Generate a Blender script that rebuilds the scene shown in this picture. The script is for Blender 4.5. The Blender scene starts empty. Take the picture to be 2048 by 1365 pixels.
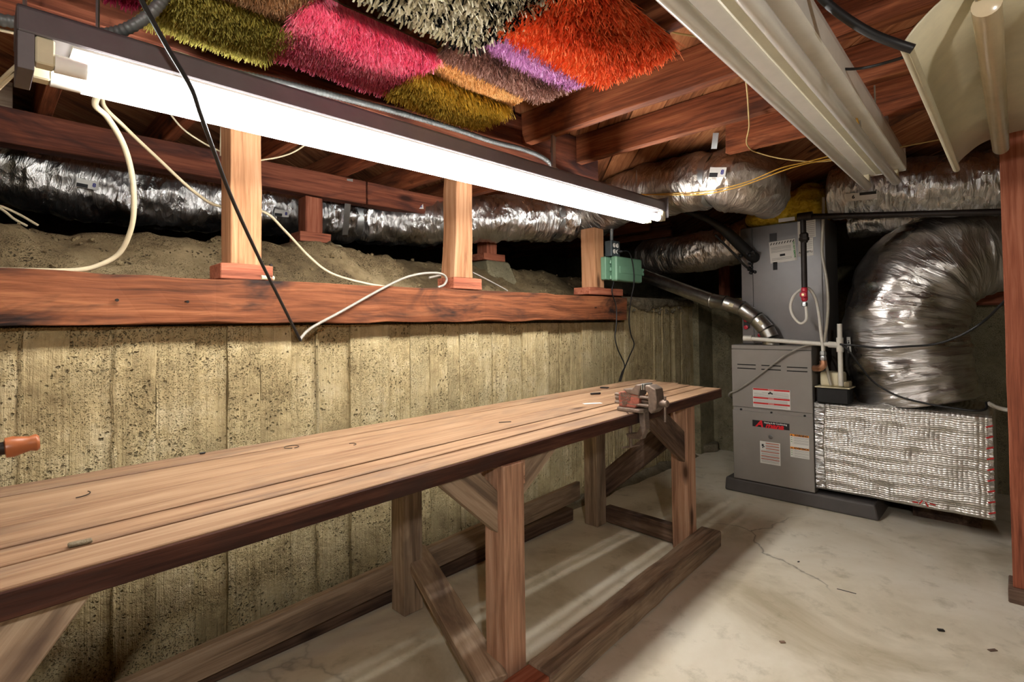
import bpy, math, random
from mathutils import Vector, Matrix, noise as mnoise
random.seed(7)
SC = bpy.context.scene
COL = SC.collection

# ------------------------------------------------------------------ camera, world, light, exposure
FPX, CXP, CYP = 1044.0, 1024.0, 628.0            # focal length and principal point in pixels of a 2048x1365 frame
YAW, PITCH, ROLL = math.radians(44.1), math.radians(1.2), math.radians(0.7)
CAM = Vector((2.07, 0.0, 1.15))
FW = Vector((-math.sin(YAW)*math.cos(PITCH), math.cos(YAW)*math.cos(PITCH), math.sin(PITCH)))
_r0 = Vector((math.cos(YAW), math.sin(YAW), 0)); _u0 = _r0.cross(FW)
RT = _r0*math.cos(ROLL) - _u0*math.sin(ROLL)
UP = _r0*math.sin(ROLL) + _u0*math.cos(ROLL)
cd = bpy.data.cameras.new('camera'); cam = bpy.data.objects.new('camera', cd); COL.objects.link(cam)
cam.matrix_world = Matrix(((RT.x, UP.x, -FW.x, CAM.x), (RT.y, UP.y, -FW.y, CAM.y), (RT.z, UP.z, -FW.z, CAM.z), (0, 0, 0, 1)))
cd.sensor_width = 36; cd.lens = 36*FPX/2048; cd.shift_y = (CYP-682.5)/2048; cd.clip_start = .02; cd.clip_end = 60
SC.camera = cam
w = bpy.data.worlds.new('world'); SC.world = w; w.use_nodes = True
w.node_tree.nodes['Background'].inputs[0].default_value = (.02, .022, .026, 1)
w.node_tree.nodes['Background'].inputs[1].default_value = 1.0
TUBE_POWER = 20.0      # emission of the two lit fluorescent tubes
FILL_POWER = 420.0      # emission of the added fill bulb, unseen behind the camera
VS = SC.view_settings
VS.view_transform = 'Standard'; VS.look = 'None'; VS.gamma = 1; VS.use_curve_mapping = False; VS.exposure = 1.14

CY_ = SC.cycles
CY_.max_bounces = 6; CY_.diffuse_bounces = 3; CY_.glossy_bounces = 3; CY_.transmission_bounces = 2; CY_.caustics_reflective = False; CY_.caustics_refractive = False

# ------------------------------------------------------------------ helpers
def at(px, py, axis, val):
    """the point where the sight line of a photo pixel meets the plane axis = val"""
    d = FW + RT*((px-CXP)/FPX) - UP*((py-CYP)/FPX)
    i = 'xyz'.index(axis)
    return CAM + d*((val-CAM[i])/d[i])
def V(*a): return Vector(a)
def lerp(a, b, t): return a + (b-a)*t
def fb(p, o=3): return mnoise.fractal(p, 1.0, 2.0, o)
def sstep(a, b, x):
    t = max(0, min(1, (x-a)/(b-a))); return t*t*(3-2*t)
def smooth_path(pts, n=6):
    if len(pts) < 3: return list(pts)
    out = []
    P = [pts[0]*2-pts[1]] + list(pts) + [pts[-1]*2-pts[-2]]
    for i in range(1, len(P)-2):
        a, b, c, d = P[i-1:i+3]
        for k in range(n):
            t = k/n
            out.append(.5*((2*b)+(c-a)*t+(2*a-5*b+4*c-d)*t*t+(3*b-a-3*c+d)*t**3))
    out.append(pts[-1]); return out
def path(spec, n=6): return smooth_path([at(*s) if isinstance(s, tuple) else s for s in spec], n)

ORG = {}
class MB:
    def __init__(s): s.v = []; s.f = []; s.g = []
    def add(s, vs, fs, gs=None):
        b = len(s.v); s.v += [Vector(x) for x in vs]
        s.g += [Vector(x) for x in (gs or vs)]
        s.f += [tuple(i+b for i in f) for f in fs]; return s
    def obox(s, c, A, B, C, ha, hb, hc):
        """box about c, half sizes ha hb hc along unit axes A B C; grain runs along the longest"""
        vs = []; gs = []; L = sorted([(ha, 0), (hb, 1), (hc, 2)], reverse=True); o = random.uniform(0, 30)
        for i in (-1, 1):
            for j in (-1, 1):
                for k in (-1, 1):
                    vs.append(c + A*(ha*i) + B*(hb*j) + C*(hc*k)); q = (ha*i, hb*j, hc*k)
                    gs.append((q[L[0][1]]+o, q[L[1][1]]+o*.3, q[L[2][1]]))
        if A.cross(B).dot(C) < 0: fs = [(0,2,3,1),(4,5,7,6),(0,1,5,4),(2,6,7,3),(0,4,6,2),(1,3,7,5)]
        else: fs = [(0,1,3,2),(4,6,7,5),(0,4,5,1),(2,3,7,6),(0,2,6,4),(1,5,7,3)]
        return s.add(vs, fs, gs)
    def box(s, x0, x1, y0, y1, z0, z1):
        return s.obox(V((x0+x1)/2, (y0+y1)/2, (z0+z1)/2), V(1,0,0), V(0,1,0), V(0,0,1), abs(x1-x0)/2, abs(y1-y0)/2, abs(z1-z0)/2)
    def timber(s, p0, p1, w, h, side=None, seg=1, jit=0.0):
        """a sawn timber from p0 to p1 (centre line), w across 'side', h across the other way"""
        d = (p1-p0).normalized()
        side = (side or V(0,0,1).cross(d)); side = (side - d*side.dot(d)).normalized(); up = d.cross(side)
        o = random.uniform(0, 40); L = (p1-p0).length; vs = []; gs = []; fs = []
        for i in range(seg+1):
            c = lerp(p0, p1, i/seg)
            for q, (a, b) in enumerate(((-1,-1), (1,-1), (1,1), (-1,1))):
                p = c + side*(a*w/2) + up*(b*h/2)
                if jit: p = p + V(*(mnoise.noise(p*6+V(q*9, k*17, 3)) for k in range(3)))*jit
                vs.append(p); gs.append((L*i/seg+o, a*w/2+o*.37, b*h/2))
            if i:
                k = 4*i
                for q in range(4): fs.append((k-4+q, k-4+(q+1) % 4, k+(q+1) % 4, k+q))
        fs.append((3,2,1,0)); k = 4*seg; fs.append((k, k+1, k+2, k+3))
        return s.add(vs, fs, gs)
    def tube(s, pts, r, n=10, caps=True, disp=None, ref=None):
        N = len(pts); vs = []; gs = []; fs = []; L = 0; prev = ref
        for i, p in enumerate(pts):
            t = (pts[min(i+1, N-1)]-pts[max(i-1, 0)]).normalized()
            if prev is None: prev = V(0,0,1) if abs(t.z) < .9 else V(1,0,0)
            a = (prev - t*prev.dot(t)).normalized(); prev = a; b = t.cross(a)
            if i: L += (p-pts[i-1]).length
            rr = r[i] if isinstance(r, (list, tuple)) else (r(L, i/(N-1)) if callable(r) else r)
            for k in range(n):
                th = 2*math.pi*k/n
                q = rr + (disp(L, th, rr) if disp else 0)
                vs.append(p + a*(math.cos(th)*q) + b*(math.sin(th)*q)); gs.append((L, math.cos(th)*rr, math.sin(th)*rr))
            if i:
                o = i*n
                for k in range(n): fs.append((o-n+k, o-n+(k+1) % n, o+(k+1) % n, o+k))
        if caps:
            fs.append(tuple(range(n-1, -1, -1))); o = (N-1)*n; fs.append(tuple(range(o, o+n)))
        return s.add(vs, fs, gs)
    def lathe(s, o, ax, prof, n=20, ref=None):
        """profile [(distance along ax, radius)]"""
        ax = ax.normalized(); a = (ref or (V(0,0,1) if abs(ax.z) < .9 else V(1,0,0))); a = (a-ax*a.dot(ax)).normalized(); b = ax.cross(a)
        vs = []; fs = []; gs = []
        for i, (h, r) in enumerate(prof):
            for k in range(n):
                th = 2*math.pi*k/n; vs.append(o+ax*h+a*(math.cos(th)*r)+b*(math.sin(th)*r)); gs.append((h, r*math.cos(th), r*math.sin(th)))
            if i:
                c = i*n
                for k in range(n): fs.append((c-n+k, c-n+(k+1) % n, c+(k+1) % n, c+k))
        fs.append(tuple(range(n-1, -1, -1))); c = (len(prof)-1)*n; fs.append(tuple(range(c, c+n)))
        return s.add(vs, fs, gs)
    def prism(s, poly, ext, gax=None):
        n = len(poly); poly = [Vector(p) for p in poly]; ext = Vector(ext)
        nor = Vector((0,0,0))
        for i in range(n): nor += poly[i].cross(poly[(i+1) % n])
        if nor.dot(ext) > 0: poly = poly[::-1]
        vs = poly + [p+ext for p in poly]
        gax = (gax or (poly[1]-poly[0])).normalized(); o = random.uniform(0, 30)
        e2 = ext.normalized(); e3 = gax.cross(e2)
        gs = [(p.dot(gax)+o, p.dot(e3)+o*.3, p.dot(e2)) for p in vs]
        fs = [tuple(range(n)), tuple(range(2*n-1, n-1, -1))] + [((i+1) % n, i, n+i, n+(i+1) % n) for i in range(n)]
        return s.add(vs, fs, gs)
    def grid(s, fn, nu, nv, gs=None):
        vs = []; g = []; fs = []
        for i in range(nu+1):
            for j in range(nv+1):
                p = fn(i/nu, j/nv); vs.append(p); g.append(p)
        for i in range(nu):
            for j in range(nv):
                a = i*(nv+1)+j; fs.append((a, a+nv+1, a+nv+2, a+1))
        return s.add(vs, fs, g)
    def mesh(s, name, org):
        me = bpy.data.meshes.new(name)
        me.from_pydata([tuple(p-org) for p in s.v], [], s.f)
        at_ = me.attributes.new('gc', 'FLOAT_VECTOR', 'POINT'); at_.data.foreach_set('vector', [c for g in s.g for c in g])
        me.update(); return me
    def build(s, name, mat, parent=None, smooth=False, bevel=0, seg=1, angle=40):
        org = ORG[parent.name] if parent else V(0,0,0)
        if parent is None and s.v:
            lo = [min(p[i] for p in s.v) for i in range(3)]; hi = [max(p[i] for p in s.v) for i in range(3)]
            org = V((lo[0]+hi[0])/2, (lo[1]+hi[1])/2, lo[2])
        me = s.mesh(name, org); me.materials.append(mat)
        o = bpy.data.objects.new(name, me); COL.objects.link(o)
        if parent: o.parent = parent
        else: o.location = org
        ORG[o.name] = org
        if smooth:
            for p in me.polygons: p.use_smooth = True
            if smooth != 'all':
                me.set_sharp_from_angle(angle=math.radians(angle))
        if bevel:
            m = o.modifiers.new('edge', 'BEVEL'); m.width = bevel; m.segments = seg; m.limit_method = 'ANGLE'; m.angle_limit = math.radians(40)
        return o
def tag(o, label=None, cat=None, group=None, kind=None):
    for k, v in (('label', label), ('category', cat), ('group', group), ('kind', kind)):
        if v: o[k] = v
    return o
def thing(name, label, cat, loc, group=None):
    o = bpy.data.objects.new(name, None); COL.objects.link(o); o.location = loc; o.empty_display_size = .05
    ORG[o.name] = Vector(loc); return tag(o, label, cat, group)
def struct(name, loc=(0,0,0), label=None):
    o = bpy.data.objects.new(name, None); COL.objects.link(o); o.location = loc; ORG[o.name] = Vector(loc)
    return tag(o, label, None, None, 'structure')
def text(name, body, mat, parent, org, right, up, size, depth=.0004, bold=0, shear=0, sx=1.0, spacing=1.0):
    cu = bpy.data.curves.new(name, 'FONT'); cu.body = body; cu.size = size; cu.align_x = 'CENTER'; cu.align_y = 'CENTER'
    cu.offset = bold; cu.extrude = depth; cu.shear = shear; cu.resolution_u = 3; cu.space_character = spacing
    t = bpy.data.objects.new(name, cu); COL.objects.link(t)
    me = bpy.data.meshes.new_from_object(t.evaluated_get(bpy.context.evaluated_depsgraph_get()))
    bpy.data.objects.remove(t); bpy.data.curves.remove(cu)
    m = MB(); nor = right.cross(up)
    m.add([org + right*(v.co.x*sx) + up*v.co.y + nor*v.co.z for v in me.vertices], [tuple(p.vertices) for p in me.polygons])
    bpy.data.meshes.remove(me)
    return m.build(name, mat, parent)

# ------------------------------------------------------------------ materials
def rgb(r, g, b):
    f = lambda c: (c/255/12.92) if c/255 <= .04045 else ((c/255+.055)/1.055)**2.4
    return (f(r), f(g), f(b), 1)
class Mat:
    def __init__(s, name, rough=.6, metal=0, base=(.5,.5,.5,1), spec=.5):
        s.m = bpy.data.materials.new(name); s.m.use_nodes = True; s.t = s.m.node_tree; s.b = s.t.nodes['Principled BSDF']
        s.b.inputs['Roughness'].default_value = rough; s.b.inputs['Metallic'].default_value = metal
        s.b.inputs['Base Color'].default_value = base; s.b.inputs['Specular IOR Level'].default_value = spec
    def n(s, typ, **kw):
        nd = s.t.nodes.new(typ)
        for k, v in kw.items():
            if k in nd.inputs:
                if hasattr(v, 'is_output'): s.t.links.new(v, nd.inputs[k])
                else: nd.inputs[k].default_value = v
            else: setattr(nd, k, v)
        return nd
    def l(s, a, b): s.t.links.new(a, b)
    def coords(s, scale=(1,1,1), src='gc', rnd=True):
        if src == 'gc': o = s.n('ShaderNodeAttribute', attribute_name='gc').outputs['Vector']
        else: o = s.n('ShaderNodeNewGeometry').outputs['Position']
        if rnd:
            r = s.n('ShaderNodeObjectInfo').outputs['Random']
            mul = s.n('ShaderNodeMath', operation='MULTIPLY'); s.l(r, mul.inputs[0]); mul.inputs[1].default_value = 37.0
            a = s.n('ShaderNodeVectorMath', operation='ADD'); s.l(o, a.inputs[0]); s.l(mul.outputs[0], a.inputs[1]); o = a.outputs[0]
        m = s.n('ShaderNodeMapping'); s.l(o, m.inputs['Vector']); m.inputs['Scale'].default_value = scale
        return m.outputs[0]
    def noise(s, vec, scale=1, detail=4, rough=.6, dist=0):
        return s.n('ShaderNodeTexNoise', Vector=vec, Scale=scale, Detail=detail, Roughness=rough, Distortion=dist).outputs['Fac']
    def ramp(s, fac, stops):
        r = s.n('ShaderNodeValToRGB'); s.l(fac, r.inputs[0]); e = r.color_ramp.elements
        while len(e) < len(stops): e.new(.5)
        for i, (p, c) in enumerate(stops): e[i].position = p; e[i].color = c if len(c) == 4 else (*c, 1)
        return r.outputs[0]
    def gray(s, fac, a, b):
        return s.ramp(fac, [(a, (0,0,0,1)), (b, (1,1,1,1))] if a < b else [(b, (1,1,1,1)), (a, (0,0,0,1))])
    def mix(s, fac, a, b, mode='MIX'):
        x = s.n('ShaderNodeMix', data_type='RGBA', blend_type=mode)
        for sock, v in ((x.inputs[0], fac), (x.inputs[6], a), (x.inputs[7], b)):
            if hasattr(v, 'is_output'): s.l(v, sock)
            else: sock.default_value = v
        return x.outputs[2]
    def math(s, op, a, b):
        x = s.n('ShaderNodeMath', operation=op)
        for sock, v in ((x.inputs[0], a), (x.inputs[1], b)):
            if hasattr(v, 'is_output'): s.l(v, sock)
            else: sock.default_value = v
        return x.outputs[0]
    def bump(s, h, strength=.3, dist=.002):
        b = s.n('ShaderNodeBump', Strength=strength, Distance=dist); s.l(h, b.inputs['Height']); s.l(b.outputs[0], s.b.inputs['Normal'])
    def color(s, c): s.l(c, s.b.inputs['Base Color'])
    def roughness(s, c): s.l(c, s.b.inputs['Roughness'])

def wood(name, dark, mid, light, stain=None, stain_amt=(.55, .75), rough=.75, bump=.5, grain=70, knots=True, dust=None):
    M = Mat(name, rough, spec=.25)
    g1 = M.noise(M.coords((3, grain, grain)), 1, 4, .65, .5)
    g2 = M.noise(M.coords((.7, 9, 9)), 1, 4, .6, 1.6)
    gg = M.math('ADD', M.math('MULTIPLY', g1, .5), M.math('MULTIPLY', g2, .5))
    c = M.ramp(gg, [(.36, dark), (.5, mid), (.64, light)])
    if knots:
        vo = M.n('ShaderNodeTexVoronoi', Vector=M.coords((2.2, 6, 6)), Scale=1.0).outputs['Distance']
        c = M.mix(M.gray(vo, .16, .06), c, tuple(x*.45 for x in dark[:3])+(1,))
    if stain:
        n3 = M.noise(M.coords((2.0, 7, 7)), 1, 4, .65, .8)
        c = M.mix(M.gray(n3, *stain_amt), c, stain)
    if dust:
        n4 = M.noise(M.coords((5, 12, 12)), 1, 5, .7)
        c = M.mix(M.math('MULTIPLY', M.gray(n4, .45, .75), .7), c, dust)
    rv = M.n('ShaderNodeObjectInfo').outputs['Random']
    c = M.mix(.8, c, M.ramp(rv, [(0, (.78,.76,.74)), (1, (1.12,1.1,1.06))]), 'MULTIPLY')
    M.color(c); M.bump(g1, bump, .004); return M.m
def plain(name, col, rough=.5, metal=0, bump=0, var=.12, spec=.5, scale=14):
    M = Mat(name, rough, metal, col, spec)
    n = M.noise(M.coords((1,1,1), 'pos'), scale, 5, .65)
    lo = tuple(max(0, c*(1-var)) for c in col[:3])+(1,); hi = tuple(min(1, c*(1+var)) for c in col[:3])+(1,)
    M.color(M.ramp(n, [(.3, lo), (.7, hi)]))
    if bump: M.bump(n, bump, .003)
    return M.m
def concrete(name, dark, mid, light, pits=.8, boardgrain=False, stain=None):
    M = Mat(name, .9, spec=.2)
    p = M.coords((1,1,1), 'pos', boardgrain)
    pn = M.n('ShaderNodeTexNoise', Vector=p, Scale=45.0, Detail=2.0); ps = M.n('ShaderNodeVectorMath', operation='SCALE'); M.l(pn.outputs['Color'], ps.inputs[0]); ps.inputs['Scale'].default_value = .022
    pa = M.n('ShaderNodeVectorMath', operation='ADD'); M.l(p, pa.inputs[0]); M.l(ps.outputs[0], pa.inputs[1]); pd = pa.outputs[0]
    n1 = M.noise(p, 3.0, 4, .65, .3); n2 = M.noise(p, 60, 3, .75); n1 = M.math('ADD', M.math('MULTIPLY', n1, .7), M.math('MULTIPLY', M.noise(p, 26, 3, .7), .3))
    c = M.ramp(n1, [(.32, dark), (.5, mid), (.68, light)])
    big = M.n('ShaderNodeTexVoronoi', Vector=pd, Scale=62.0, Randomness=1.0).outputs['Distance']
    msk = M.noise(p, 9, 3, .6)
    thr = M.math('MULTIPLY', M.gray(big, .30, .16), M.gray(msk, .51, .57))      # scattered blow holes
    fine = M.n('ShaderNodeTexVoronoi', Vector=pd, Scale=170.0).outputs['Distance']
    thr2 = M.math('MULTIPLY', M.gray(fine, .36, .16), M.gray(M.noise(p, 5, 3, .6), .42, .54))
    pit = M.math('MAXIMUM', thr, M.math('MULTIPLY', thr2, .8))
    h = M.math('SUBTRACT', M.math('MULTIPLY', n2, .5), M.math('MULTIPLY', pit, pits))
    if boardgrain:
        g = M.noise(M.coords((45, 45, 1.2), 'pos'), 1, 4, .6, .8)
        h = M.math('ADD', h, M.math('MULTIPLY', g, .9)); c = M.mix(M.math('MULTIPLY', M.gray(g, .48, .72), .5), c, dark)
    c = M.mix(M.math('MULTIPLY', pit, pits*.8), c, tuple(x*.35 for x in dark[:3])+(1,))
    if stain:
        s1 = M.noise(p, 1.3, 5, .6, .4); c = M.mix(M.gray(s1, .5, .72), c, stain)
    M.color(c); M.bump(h, 1.0, .015); return M.m
def foil(name, col=(.72,.71,.70,1), rough=.2, k=(38, 9), strength=.9, dull=.35):
    M = Mat(name, rough, 1.0, col)
    v = M.coords((k[0], k[1], k[1])); n1 = M.noise(v, 1, 5, .6, 1.2)
    n2 = M.n('ShaderNodeTexVoronoi', Vector=M.coords((k[0]*1.1, k[1]*2.2, k[1]*2.2)), Scale=1.0).outputs['Distance']
    n3 = M.noise(M.coords((5, 5, 5)), 1, 3, .5)
    h = M.math('ADD', n1, M.math('MULTIPLY', n2, .6))
    M.bump(h, strength, .012)
    M.roughness(M.ramp(n3, [(.35, (rough,)*3), (.65, (rough+dull*.6,)*3)]))
    M.color(M.ramp(M.noise(M.coords((4, 4, 4)), 1, 4, .6), [(.3, tuple(c*.72 for c in col[:3])), (.7, col)]))
    return M.m
def emit(name, col, strength):
    M = Mat(name); M.b.inputs['Emission Color'].default_value = col; M.b.inputs['Emission Strength'].default_value = strength
    M.b.inputs['Base Color'].default_value = (.8,.8,.8,1); return M.m

W_BEAM = wood('wood_beam', rgb(70,38,22), rgb(124,72,44), rgb(156,100,66), rgb(36,26,24), (.50, .66), bump=.7, grain=55)
W_POST = wood('wood_post', rgb(132,88,58), rgb(176,128,92), rgb(196,152,118), None, bump=.5, grain=80)
W_RED = wood('wood_redpost', rgb(104,56,40), rgb(158,92,68), rgb(186,120,94), rgb(60,32,26), (.6, .8))
W_JOIST = wood('wood_joist', rgb(86,44,26), rgb(142,80,50), rgb(178,112,74), rgb(58,34,28), (.52, .74))
W_GIRD = wood('wood_girder', rgb(74,38,28), rgb(120,66,46), rgb(150,90,66), rgb(60,36,34), (.5, .7))
W_PLANK = wood('wood_subfloor', rgb(100,58,34), rgb(156,98,62), rgb(186,130,88), rgb(80,48,34), (.56, .75))
W_BENCH = wood('wood_benchtop', rgb(132,98,74), rgb(172,138,108), rgb(190,160,130), rgb(140,116,98), (.5, .72), rough=.6, bump=.35, grain=60)
W_LEG = wood('wood_benchleg', rgb(136,100,80), rgb(196,154,128), rgb(216,180,156), rgb(124,98,84), (.55, .75), bump=.5)
W_GREY = wood('wood_greyboard', rgb(112,96,82), rgb(166,144,122), rgb(194,174,152), rgb(112,94,82), (.5, .72))
W_DARK = wood('wood_darkboard', rgb(70,54,46), rgb(114,92,78), rgb(144,120,102), rgb(60,46,42), (.45, .7))
C_WALL = concrete('concrete_boardformed', rgb(132,116,84), rgb(188,170,128), rgb(214,200,164), .85, True, rgb(172,158,122))
C_BACK = concrete('concrete_backwall', rgb(96,90,70), rgb(142,134,106), rgb(168,160,134), .5, False, rgb(120,112,90))
C_MORTAR = concrete('mortar', rgb(88,80,64), rgb(124,114,94), rgb(150,140,118), .5)
C_DIRT = concrete('dirt', rgb(78,66,46), rgb(118,102,74), rgb(148,132,100), .9)
def floor_mat():
    M = Mat('concrete_floor', .75, spec=.35); p = M.coords((1,1,1), 'pos', False)
    n1 = M.noise(p, 1.6, 7, .62, .6); n2 = M.noise(p, 7, 6, .7, .3); n3 = M.noise(p, 90, 3, .6)
    c = M.ramp(n1, [(.3, rgb(176,164,138)), (.48, rgb(214,205,184)), (.7, rgb(232,226,210))])
    c = M.mix(M.math('MULTIPLY', M.gray(n2, .55, .75), .55), c, rgb(132,122,92))
    ve = M.n('ShaderNodeTexVoronoi', Scale=.55, feature='DISTANCE_TO_EDGE')
    wv = M.n('ShaderNodeVectorMath', operation='ADD'); M.l(p, wv.inputs[0])
    nn = M.n('ShaderNodeTexNoise', Vector=p, Scale=2.2, Detail=5.0); sc = M.n('ShaderNodeVectorMath', operation='SCALE'); M.l(nn.outputs['Color'], sc.inputs[0]); sc.inputs['Scale'].default_value = .55
    M.l(sc.outputs[0], wv.inputs[1]); M.l(wv.outputs[0], ve.inputs['Vector'])
    crack = M.math('MULTIPLY', M.gray(ve.outputs['Distance'], .0045, .001), M.gray(M.noise(p, 1.1, 2), .48, .56))
    c = M.mix(M.math('MULTIPLY', crack, .7), c, rgb(90,82,66))
    M.color(c); M.bump(M.math('SUBTRACT', n3, M.math('MULTIPLY', crack, 2)), .15, .002); return M.m
C_FLOOR = floor_mat()
FOIL = foil('foil_duct'); FOIL_BIG = foil('foil_large_duct', (.68,.66,.64,1), .24, (22, 4), .8)
FOIL_TAN = foil('foil_tarnished', (.60,.55,.50,1), .28, (40, 10), .8, .4)
def bubble_mat():
    M = Mat('foil_bubble_wrap', .42, 1.0, (.8,.78,.75,1))
    p = M.coords((1,1,1), 'pos', False)
    wn = M.n('ShaderNodeTexNoise', Vector=p, Scale=7.0, Detail=2.0); sc = M.n('ShaderNodeVectorMath', operation='SCALE'); M.l(wn.outputs['Color'], sc.inputs[0]); sc.inputs['Scale'].default_value = .03
    ad = M.n('ShaderNodeVectorMath', operation='ADD'); M.l(p, ad.inputs[0]); M.l(sc.outputs[0], ad.inputs[1])
    v = M.n('ShaderNodeTexVoronoi', Scale=1.0, Randomness=.12); m2 = M.n('ShaderNodeMapping'); m2.inputs['Scale'].default_value = (46, 6, 88); M.l(ad.outputs[0], m2.inputs[0]); M.l(m2.outputs[0], v.inputs['Vector'])
    n = M.noise(p, 14, 4, .6); M.bump(M.math('ADD', M.math('MULTIPLY', v.outputs['Distance'], -1.0), M.math('MULTIPLY', n, .45)), .9, .007)
    M.color(M.ramp(M.noise(p, 5, 3), [(.3, (.68,.66,.62)), (.7, (.84,.82,.78))])); return M.m
BUBBLE = bubble_mat()
GALV = plain('galvanised_steel', (.52,.52,.50,1), .34, 1, .15, .2, scale=24)
STRAP = plain('strap_steel', (.46,.48,.48,1), .4, 1, 0, .15)
CONDUIT = plain('conduit_zinc', rgb(122,126,126), .5, .35, .1, .15)
GREY_PAINT = plain('furnace_grey_paint', rgb(142,136,130), .45, .0, .04, .06, scale=6)
GREY_DARK = plain('coil_grey_paint', rgb(112,109,108), .38, .3, .04, .1, scale=5)
PAD = plain('pad_grey_plastic', rgb(84,80,78), .6, 0, .2, .12)
BLACK = plain('black_plastic', rgb(24,24,25), .45); BLACKPIPE = plain('black_iron_pipe', rgb(46,40,37), .5, .5, .2, .3, scale=40)
RUBBER = plain('black_rubber', rgb(20,20,22), .55); SLOT = plain('dark_slot', rgb(8,8,8), .9)
WHITE = plain('white_label_paper', rgb(224,222,216), .6, 0, 0, .03); CREAM = plain('cream_plastic', rgb(214,204,172), .5, 0, .05, .08)
PVC = plain('white_pvc', rgb(214,210,200), .4, 0, .05, .08, scale=30); CABLE_W = plain('cream_cable', rgb(206,192,160), .5, 0, .05, .1)
CABLE_G = plain('grey_cable', rgb(150,144,134), .5); CABLE_Y = plain('yellow_wire', rgb(214,166,66), .5); CABLE_T = plain('tan_wire', rgb(198,170,110), .5)
RED_INK = plain('red_ink', rgb(206,38,36), .6, 0, 0, .04); RED_LOGO = plain('logo_red', rgb(226,32,44), .5, 0, 0, .02); ORANGE_INK = plain('orange_ink', rgb(240,150,40), .6, 0, 0, .03)
BROWN_INK = plain('brown_ink', rgb(176,84,56), .6, 0, 0, .1); GREY_INK = plain('grey_ink', rgb(150,148,146), .7, 0, 0, .05); BLACK_INK = plain('black_ink', rgb(26,26,28), .7, 0, 0, .05)
BLUE_INK = plain('blue_ink', rgb(48,52,132), .6, 0, 0, .05); GREEN_INK = plain('green_ink', rgb(60,150,70), .6, 0, 0, .05)
GREEN_BOX = plain('green_plastic', rgb(106,146,120), .45, 0, .03, .05); OUTLET_GREY = plain('grey_metal_box', rgb(74,84,88), .5, .4, .05, .1)
RED_VALVE = plain('red_valve', rgb(190,34,54), .4); BRASS = plain('brass', (.55,.42,.22,1), .35, 1, .1, .2); COPPER = plain('copper', (.62,.34,.22,1), .38, 1, .1, .2)
VISE_RED = plain('vise_red_cast_iron', rgb(160,92,76), .6, .2, .5, .3, scale=60); VISE_IRON = plain('vise_iron', rgb(128,112,100), .5, .5, .4, .25, scale=60)
FIX_GREY = plain('fixture_grey_enamel', rgb(104,98,100), .5, .1, .05, .1); FIX_WHITE = plain('fixture_white_enamel', rgb(242,238,230), .35, 0, .03, .05)
FIX_CREAM = plain('fixture_cream_enamel', rgb(220,211,182), .32, 0, .04, .08); TUBE_OFF = plain('unlit_tube_glass', rgb(248,245,238), .16, 0, 0, .03)
TUBE_AGED = plain('aged_tube_glass', rgb(224,206,172), .2, 0, 0, .06)
def insul_mat():
    M = Mat('yellow_fibreglass', .95, spec=.1); p = M.coords((1,1,1), 'pos', False); n = M.noise(p, 22, 7, .75, 1)
    M.color(M.ramp(n, [(.3, rgb(130,104,24)), (.5, rgb(206,172,48)), (.7, rgb(236,212,96))])); M.bump(n, 1, .012); return M.m
INSUL = insul_mat()
def pile_mat(name, a, b, c, pos=(.0, .5, 1.0)):
    M = Mat(name, .9, spec=.1)
    x = M.n('ShaderNodeSeparateXYZ', Vector=M.n('ShaderNodeAttribute', attribute_name='gc').outputs['Vector']).outputs[0]
    M.color(M.ramp(x, [(pos[0], a), (pos[1], b), (pos[2], c)])); return M.m

# ------------------------------------------------------------------ the setting
tag(MB().box(-.3, 4.5, -2.7, 4.8, -.12, 0).build('floor', C_FLOOR), 'pale worn concrete basement floor', kind='structure')
ZC = 2.12                                                    # underside of the subfloor
wl = struct('wall_left', (0, 0, 0), 'low board-formed concrete wall behind the bench')
MB().box(-.28, -.045, -2.7, 3.235, -.02, 1.30).box(-.28, -.045, 3.235, 4.42, -.02, 1.335).build('wall_core', C_WALL, wl)
edges_px = [42, 140, 228, 312, 388, 455, 520, 582, 635, 700, 776, 820, 858, 893, 918, 955, 985, 1016, 1043, 1070, 1095, 1120, 1143, 1163, 1183, 1205, 1225, 1250, 1268, 1290, 1308, 1325, 1340, 1349, 1362, 1378, 1390]
ys = [-2.69 + .16*i for i in range(17)] + [at(p, 700, 'x', 0).y for p in edges_px]
ys = sorted(y for y in ys)
rd = random.Random(3)
for i in range(len(ys)-1):
    y0, y1 = ys[i], ys[i+1]
    if y1-y0 < .02: continue
    d = rd.uniform(-.013, .009)
    if 1340 in edges_px and abs(y0-at(1340, 700, 'x', 0).y) < .01: d = -.035
    top = 1.158 if y0 < 3.16 else 1.335
    n = 14; m = MB()
    def edge(t, y, k): return y + .005*fb(V(t*7, k*3.1, y*5), 3)
    pts = []
    m.grid(lambda u, v: V(d + .003*fb(V(u*3+y0*9, v*9, 2), 2), lerp(edge(v, y0, 1), edge(v, y1, 2), u), lerp(0, top, v)), 3, n)
    # returns of the board imprint, so that every step between two boards is real
    for k, yy, kk in ((0, y0, 1), (1, y1, 2)):
        m.grid(lambda u, v: V(lerp(-.045, d + .003*fb(V(k*3+y0*9, v*9, 2), 2), u if k == 0 else 1-u), edge(v, yy, kk), lerp(0, top, v)), 1, n)
    m.box(-.045, d-.001, y0, y1, top-.002, top)
    m.build('board_panel', C_WALL, wl)
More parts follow.
